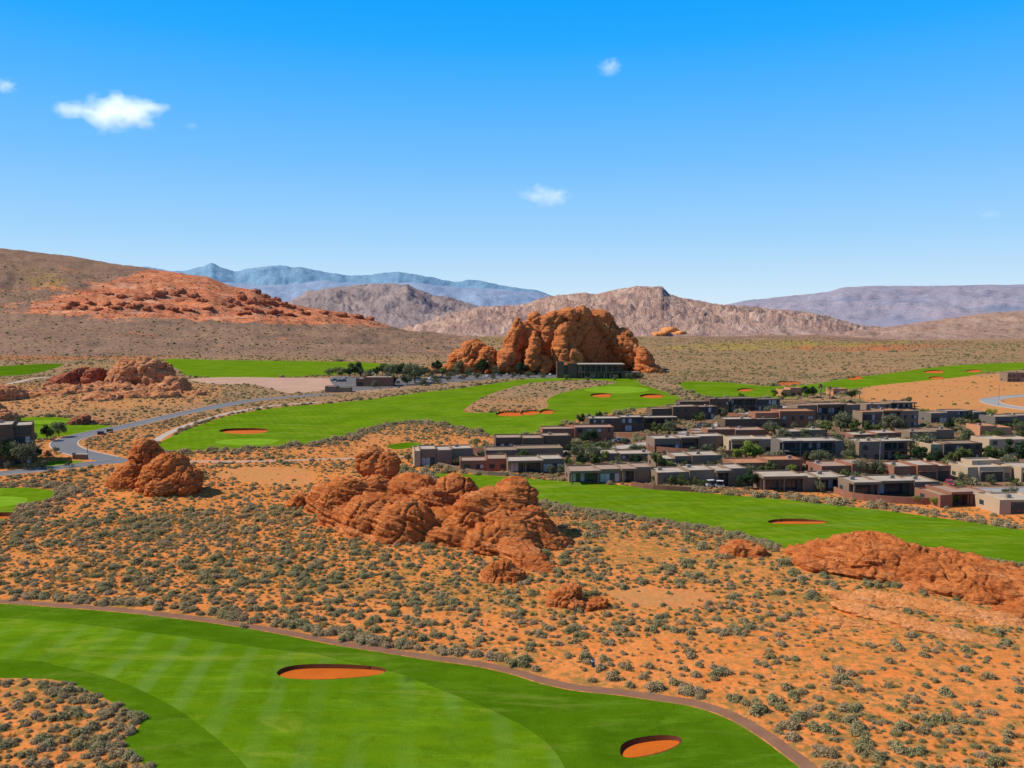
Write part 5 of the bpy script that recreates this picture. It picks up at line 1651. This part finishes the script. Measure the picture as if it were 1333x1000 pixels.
# ------------------------------------------------------------------ cars
CARC = {'white': (0.75, 0.75, 0.74), 'black': (0.02, 0.02, 0.022), 'silver': (0.42, 0.43, 0.44), 'grey': (0.12, 0.125, 0.13), 'red': (0.35, 0.03, 0.03), 'blue': (0.05, 0.09, 0.2)}
CARM = {k: NT('car_paint_' + k, .35, .5).col(v) for k, v in CARC.items()}
TYRE = m_simple('tyre_rubber', (0.02, 0.02, 0.02), .8, .1, 4)
RIMM = NT('wheel_rim', .4, .5).col((0.4, 0.4, 0.42))
LAMP = NT('head_lamp', .2, .5).col((0.7, 0.7, 0.68))


def car_meshes():
    # side profile lofted across five stations, 4.6 m long suv
    prof = [(-2.3, .45), (-2.32, .85), (-2.15, 1.0), (-1.2, 1.12), (-.75, 1.62), (.0, 1.72), (1.3, 1.68), (1.95, 1.2), (2.25, 1.05), (2.3, .5), (1.9, .32), (-1.9, .32)]
    V, Fq = [], []
    st = [(-.92, .96), (-.84, 1.0), (.84, 1.0), (.92, .96)]
    for y, sc_ in st:
        for x, z in prof:
            yy = y * (1 - .16 * max(0, (z - 1.1) / .6))
            V.append((x * (1 if abs(y) < .9 else .985), yy, .32 + (z - .32) * (sc_ if abs(y) > .9 else 1)))
    n = len(prof)
    for s_ in range(3):
        for k in range(n):
            Fq.append((s_ * n + k, s_ * n + (k + 1) % n, (s_ + 1) * n + (k + 1) % n, (s_ + 1) * n + k))
    Fq.append(tuple(range(n))[::-1]); Fq.append(tuple(range(3 * n, 4 * n)))
    body = (V, Fq)
    W_ = []
    wf = []

    def quad(a, b, c, d):
        k = len(W_); W_.extend([a, b, c, d]); wf.append((k, k + 1, k + 2, k + 3))
    for sgn in (-1, 1):
        y0, y1 = .925 * sgn, .80 * sgn
        quad((-1.05, y0, 1.14), (.25, y0, 1.15), (.2, y1 * 1.02, 1.58), (-.72, y1 * 1.02, 1.55))
        quad((.35, y0, 1.15), (1.75, y0, 1.18), (1.25, y1 * 1.02, 1.57), (.35, y1 * 1.02, 1.58))
    quad((-1.24, -.74, 1.15), (-1.24, .74, 1.15), (-.80, .68, 1.60), (-.80, -.68, 1.60))
    quad((1.97, .72, 1.24), (1.97, -.72, 1.24), (1.40, -.68, 1.66), (1.40, .68, 1.66))
    return body, (W_, wf)


(bV, bF), (wV, wF) = car_meshes()


def disc(r, w_, n=14):
    V = [(r * math.cos(6.283 * k / n), s_, r * math.sin(6.283 * k / n)) for s_ in (-w_, w_) for k in range(n)]
    Fq = [(k, (k + 1) % n, n + (k + 1) % n, n + k) for k in range(n)] + [tuple(range(n))[::-1], tuple(range(n, 2 * n))]
    return V, Fq


def car_proto(colr):
    root = empty('parked_car', (0, 0, -50))
    mesh_obj('body', bV, bF, CARM[colr], root)
    mesh_obj('windows', wV, wF, GLASS, root).name = 'car_glass'
    for x in (-1.42, 1.42):
        for y in (-.86, .86):
            v, f = disc(.34, .12)
            wo = mesh_obj('wheel', [(a + x, b + y, c + .34) for a, b, c in v], f, TYRE, root)
            v, f = disc(.2, .13)
            mesh_obj('rim', [(a + x, b + y, c + .34) for a, b, c in v], f, RIMM, wo)
    for y in (-.62, .62):
        m_ = MB(); m_.box(-2.36, -2.28, y - .17, y + .17, .78, .92); m_.build('headlight', [LAMP], root)
    return root


CP = {}
SPOT = [  # px, py, colour, heading deg, where
    (435, 496, 'black', 20), (441, 497, 'grey', 20), (447, 497, 'black', 10), (449, 493, 'silver', 80), (474, 488, 'white', 85), (485, 488, 'silver', 85), (505, 487, 'white', 80), (517, 499, 'grey', 60), (520, 487, 'white', 80), (551, 499, 'grey', 10), (560, 494, 'white', 70), (566, 495, 'silver', 70),
    (573, 493, 'black', 5), (580, 493, 'black', 5), (587, 489, 'grey', 80), (594, 488, 'white', 80), (607, 490, 'black', 70), (616, 488, 'silver', 80), (621, 489, 'black', 80), (640, 490, 'black', 75), (647, 489, 'grey', 75), (652, 490, 'black', 80), (660, 489, 'silver', 80), (669, 489, 'black', 80), (676, 490, 'grey', 80), (687, 489, 'white', 80), (695, 489, 'black', 80), (702, 489, 'grey', 85), (709, 489, 'black', 85), (716, 489, 'white', 85), (634, 491, 'white', 80), (575, 489, 'silver', 80), (543, 494, 'blue', 30), (599, 493, 'grey', 5)]
SPOT2 = [
    (185, 458.5, 'black', 0, 'on the far dirt road, leftmost and largest of the row'), (287, 458, 'black', 0, 'on the far dirt road, beside a pale one'), (309, 458, 'silver', 0, 'on the far dirt road above the left edge of the green'), (369, 457.5, 'grey', 0, 'on the far dirt road, left of two close together'), (389, 457.5, 'black', 0, 'on the far dirt road, middle of the right three'), (410, 457.5, 'blue', 0, 'on the far dirt road, rightmost'),
    (805, 576, 'grey', 15, 'beside the dark tree near the windowless reddish house'), (1013, 532, 'black', 30, 'at the top of the uphill street'), (998, 534, 'white', 20, 'on the uphill street near its top'), (812, 577, 'black', 10, 'at the foot of the uphill street'),
    (911, 557, 'black', 60, 'beside the uphill street by the low red house'), (1236, 633, 'red', 70, 'on the drive beside the purple bush')]
for q in SPOT + SPOT2:
    px, py, c, hd = q[:4]
    x, y, z = P(px, py)
    if c not in CP: CP[c] = r_ = car_proto(c)
    else: r_ = copy_tree(CP[c])
    r_.location = (x, y, z + .03); r_.rotation_euler = (0, 0, math.radians(hd))
    if len(q) == 4:
        if py > 492.5 and px < 450: pl = 'on the edge of the pink dirt lot'
        elif px < 590: pl = 'among the trees of the car park'
        else: pl = 'in the line below the butte'
        tag(r_, f'{c} car parked {pl}', 'car', f'{c} cars parked {pl}')
    else:
        tag(r_, f'{c} car {q[4]}', 'car')
        if 'group' in r_: del r_['group']

# small things
POST = m_simple('painted_metal', (0.22, 0.21, 0.20), .6, .1, 1)


def lamp_post(px, py, h, label, grp=None):
    x, y, z = P(px, py)
    o = empty('street_lamp', (x, y, z)); tag(o, label, 'street lamp', grp)
    v, f = tube([(0, 0, -.1), (0, 0, h * .5), (0, 0, h)], .13, .09, 8); mesh_obj('pole', v, f, POST, o)
    v, f = tube([(0, 0, h), (.5, 0, h + .25), (1.3, 0, h + .2)], .06, .05, 6); mesh_obj('arm', v, f, POST, o)
    m_ = MB(); m_.box(1.1, 1.9, -.16, .16, h + .1, h + .24); m_.build('lamp_head', [POST], o)


lamp_post(1300, 527, 11, 'lone street lamp on the curve of the grey hill road at right')
lamp_post(1145, 610, 9, 'slim lamp post before the tall grey two storey house')
lamp_post(114, 590, 5, 'short lamp post inside the road bend at left')
x, y, z = P(772, 868)
o = empty('course_marker', (x, y, z)); tag(o, 'dark blue marker post with white band standing in the scrub beside the cart path', 'marker post')
v, f = disc(.22, .5, 16); mesh_obj('post', [(a, c, b + .5) for a, b, c in v], f, NT('navy_paint', .5, .3).col((0.02, 0.05, 0.09)), o)
v, f = disc(.226, .07, 16); mesh_obj('band', [(a, c, b + .8) for a, b, c in v], f, NT('white_paint', .5, .3).col((0.6, 0.6, 0.62)), o)
for px, py, lab in ((131, 566, 'grey utility box at the roadside left of the long road curve'), (143, 563, 'second utility box just right of the first on the road curve')):
    x, y, z = P(px, py)
    o = empty('utility_box', (x, y, z)); tag(o, lab, 'utility box')
    m_ = MB(); m_.box(-1, 1, -.6, .6, 0, 1.35); m_.build('cabinet', [STEEL], o)
    m_ = MB(); m_.box(-1.08, 1.08, -.68, .68, 1.351, 1.48); m_.build('lid', [POST], o)
x, y, z = P(106, 598)
o = empty('entrance_sign', (x, y, z)); tag(o, 'low stone entrance sign with pale cap at the road junction', 'sign')
m_ = MB(); m_.box(-2, 2, -.4, .4, -.3, 1.5); m_.build('base', [WALL['gray']], o)
m_ = MB(); m_.box(-2.2, 2.2, -.55, .55, 1.501, 1.75); m_.build('cap', [MD['kerb']], o)
m_ = MB(); m_.box(-2.6, -2.01, -.5, .5, -.3, 2.1); m_.build('pillar', [WALL['red']], o)


def buggy(px, py, hd, lab):
    x, y, z = P(px, py)
    o = empty('golf_buggy', (x, y, z), math.radians(hd)); tag(o, lab, 'golf buggy')
    m_ = MB(); m_.box(-1.2, 1.2, -.6, .6, .25, .6); m_.box(-1.2, -.75, -.55, .55, .6, .95); m_.box(.85, 1.15, -.55, .55, .6, .9); m_.build('body', [CARM['silver']], o)
    m_ = MB(); m_.box(-.2, .4, -.5, .5, .6, .85); m_.box(.4, .52, -.5, .5, .85, 1.3); m_.build('seat', [STEEL], o)
    m_ = MB(); m_.box(-.9, .9, -.62, .62, 1.85, 1.93); m_.build('roof', [CARM['white']], o)
    for sx_ in (-.8, .8):
        for sy_ in (-.5, .5):
            v, f = tube([(sx_, sy_, .55), (sx_ * .95, sy_, 1.2), (sx_ * .92, sy_, 1.86)], .03, .03, 5); mesh_obj('roof_post', v, f, STEEL, o)
            v, f = disc(.24, .1, 12); mesh_obj('wheel', [(a + sx_, b + sy_ * 1.15, c + .24) for a, b, c in v], f, TYRE, o)


buggy(925, 634, 20, 'golf buggy parked left of another before the stepped roof house')
buggy(937, 635, -15, 'golf buggy parked on the right before the stepped roof house')

# ------------------------------------------------------------------ clouds
def cloud(px, py, wpx, hpx, dist_, dens, label, seed, lumps):
    r = ray(px, py)
    cx_, cz_ = r[0] * dist_, CH + r[2] * dist_
    s_ = dist_ / F
    k = NT('cloud_' + str(seed))
    t = k.t; t.nodes.remove(k.b)
    out = [n_ for n_ in t.nodes if n_.type == 'OUTPUT_MATERIAL'][0]
    tcx = k.n('ShaderNodeTexCoord')
    v = tcx.outputs['Object']
    ln = None
    rr = random.Random(seed)
    for (lx, ly, lr, lh) in lumps:
        mp = k.n('ShaderNodeMapping')
        mp.inputs['Location'].default_value = (-lx / lr, 0, -ly / lh)
        mp.inputs['Scale'].default_value = (1 / lr, 1 / lh, 1 / lh)
        k.link(v, mp.inputs['Vector'])
        le = k.n('ShaderNodeVectorMath', operation='LENGTH'); k.link(mp.outputs[0], le.inputs[0])
        q = k.math('SUBTRACT', 1.0, le.outputs['Value'])
        ln = q if ln is None else k.math('MAXIMUM', ln, q)
    ns = k.noise(3.4, 6, .62, vec=k.mapv((1, 1, 1.4), vec=v))
    ns2 = k.math('MULTIPLY', k.math('SUBTRACT', ns, .5), 1.9)
    dn = k.rng(k.math('ADD', ln, ns2), .02, 1.0, 0, dens * .62)
    vol = k.n('ShaderNodeVolumePrincipled')
    vol.inputs['Color'].default_value = (1, 1, 1, 1)
    vol.inputs['Anisotropy'].default_value = .2
    k.link(dn, vol.inputs['Density'])
    vol.inputs['Emission Color'].default_value = (.82, .88, 1, 1)
    k.link(k.math('MULTIPLY', dn, .50), vol.inputs['Emission Strength'])  # slight glow added to whiten the cloud, in place of scattered sunlight
    k.link(vol.outputs[0], out.inputs['Volume'])
    E = ICO[0] * np.array([1.25, .9, 1.25])
    o = mesh_obj('cloud', E, ICO[1], k.m)
    o.location = (cx_, dist_, cz_)
    o.scale = (wpx * s_ / 2, wpx * s_ / 2, wpx * s_ / 2)
    k.m.cycles.volume_sampling = 'MULTIPLE_IMPORTANCE'
    tag(o, label, 'cloud')


cloud(143, 148, 156, 70, 5200, .016, 'largest white puffy cloud at the upper left of the sky', 1, [(-.45, .05, .55, .16), (0, .02, .55, .30), (.35, .02, .5, .30), (.1, .2, .25, .2), (.7, .08, .3, .12)])
cloud(708, 255, 84, 44, 5200, .011, 'small thin white cloud above the mountains near the middle', 2, [(-.2, 0, .6, .26), (.25, -.05, .6, .32), (-.1, .15, .35, .25)])
cloud(794, 88, 44, 40, 5200, .010, 'tiny faint cloud high in the sky right of centre', 3, [(0, 0, .75, .55), (.2, .2, .4, .4)])
cloud(6, 112, 40, 28, 5200, .012, 'little cloud cut by the left edge of the sky', 4, [(0, 0, .8, .5)])
cloud(1287, 279, 50, 22, 5200, .004, 'barely visible wisp of cloud low at the right', 5, [(0, 0, .8, .3)])
cloud(250, 164, 22, 12, 5200, .006, 'speck of cloud just right of the largest cloud', 6, [(0, 0, .8, .5)])
ok = np.ones(len(C), bool)
for i in range(len(C)):
    x, y = C[i, 0], C[i, 1]
    hr = on_rock(x, y, Zc[i])
    if hr is True: ok[i] = False
    elif hr is not False: Zc[i] = hr
for bx0, by0, bx1, by1 in FOOT:      # footprints of buildings
    ok &= ~((C[:, 0] > bx0) & (C[:, 0] < bx1) & (C[:, 1] > by0) & (C[:, 1] < by1))
C = C[ok]; Zc = Zc[ok]; kind = kind[ok]; scl = scl[ok]; dist = dist[ok]; sx = sx[ok]; sy = sy[ok]
vis = (sx > 0) & (sx < 1333) & (sy > 0) & (sy < 1000)
order = np.argsort(-(scl * np.array([.85, .85, .85, .85, .6, .6, .6, .9, .9, .2, .2])[kind] / dist) * vis)
ex = [np.nonzero((kind == q) & (dist < 130) & vis)[0][0] for q in (9, 10)]
first = np.array(list(order[:296]) + ex)
rest = np.ones(len(C), bool); rest[first] = False
LAB = {'sagebrush': 'grey green sagebrush', 'dry_brush': 'dry olive brown brush', 'green_brush': 'darker green desert bush', 'grass_tuft': 'dry yellow grass tuft'}
for i in first:
    me, nm = PM[kind[i]]
    o = bpy.data.objects.new(nm, me)
    col.objects.link(o)
    o.location = (C[i, 0], C[i, 1], Zc[i] - .02)
    o.rotation_euler = (0, 0, random.uniform(0, 6.28))
    s = scl[i]
    o.scale = (s, s, s * random.uniform(.9, 1.15))
    if sx[i] < 240 and sy[i] > 860:
        pl = 'in the sand pocket at lower left'
    elif sx[i] > 560 and sy[i] > 800:
        pl = 'on orange sand right of the cart path'
    else:
        pl = 'along the upper edge of the near fairway'
    tag(o, LAB[nm] + ' ' + pl, 'shrub', nm.replace('_', ' ') + ' ' + pl)

# everything else is ground cover nobody could count
idx = np.nonzero(rest)[0]
me = bpy.data.meshes.new('desert_scrub')
me.from_pydata(np.column_stack([C[idx, 0], C[idx, 1], Zc[idx] - .02]).tolist(), [], [])
for nm, arr, ty in (('pick', kind[idx], 'INT'), ('scl', scl[idx], 'FLOAT'), ('rotz', rng.uniform(0, 6.28, len(idx)), 'FLOAT')):
    at = me.attributes.new(nm, ty, 'POINT')
    at.data.foreach_set('value', np.asarray(arr, dtype=np.int32 if ty == 'INT' else np.float32))
scrub = bpy.data.objects.new('desert_scrub', me)
col.objects.link(scrub)
tag(scrub, 'low grey and olive scrub covering the orange desert', 'scrub', kind='stuff')
ng = bpy.data.node_groups.new('scatter', 'GeometryNodeTree')
ng.interface.new_socket('Geometry', in_out='INPUT', socket_type='NodeSocketGeometry')
ng.interface.new_socket('Geometry', in_out='OUTPUT', socket_type='NodeSocketGeometry')
gi = ng.nodes.new('NodeGroupInput'); go = ng.nodes.new('NodeGroupOutput')
iop = ng.nodes.new('GeometryNodeInstanceOnPoints')
gti = ng.nodes.new('GeometryNodeJoinGeometry')
# one standing shrub of every kind gives the shapes
src = {}
for o in col.objects:
    if o.type == 'MESH':
        for k, (m_, n_) in enumerate(PM):
            if o.data is m_ and k not in src: src[k] = o
for k in range(len(PM)):
    if k not in src: src[k] = list(src.values())[0]
for k in reversed(range(len(PM))):
    oi = ng.nodes.new('GeometryNodeObjectInfo')
    oi.inputs['Object'].default_value = src[k]
    oi.inputs['As Instance'].default_value = True
    ng.links.new(oi.outputs['Geometry'], gti.inputs[0])


def named(nm, ty):
    x = ng.nodes.new('GeometryNodeInputNamedAttribute')
    x.data_type = ty
    x.inputs['Name'].default_value = nm
    return x.outputs['Attribute']


ng.links.new(gi.outputs[0], iop.inputs['Points'])
ng.links.new(gti.outputs[0], iop.inputs['Instance'])
iop.inputs['Pick Instance'].default_value = True
ng.links.new(named('pick', 'INT'), iop.inputs['Instance Index'])
cx = ng.nodes.new('ShaderNodeCombineXYZ')
ng.links.new(named('rotz', 'FLOAT'), cx.inputs['Z'])
e2r = ng.nodes.new('FunctionNodeEulerToRotation')
ng.links.new(cx.outputs[0], e2r.inputs[0])
ng.links.new(e2r.outputs[0], iop.inputs['Rotation'])
ng.links.new(named('scl', 'FLOAT'), iop.inputs['Scale'])
ng.links.new(iop.outputs[0], go.inputs[0])
md = scrub.modifiers.new('scatter', 'NODES')
md.node_group = ng
print('SHRUBS', len(C))
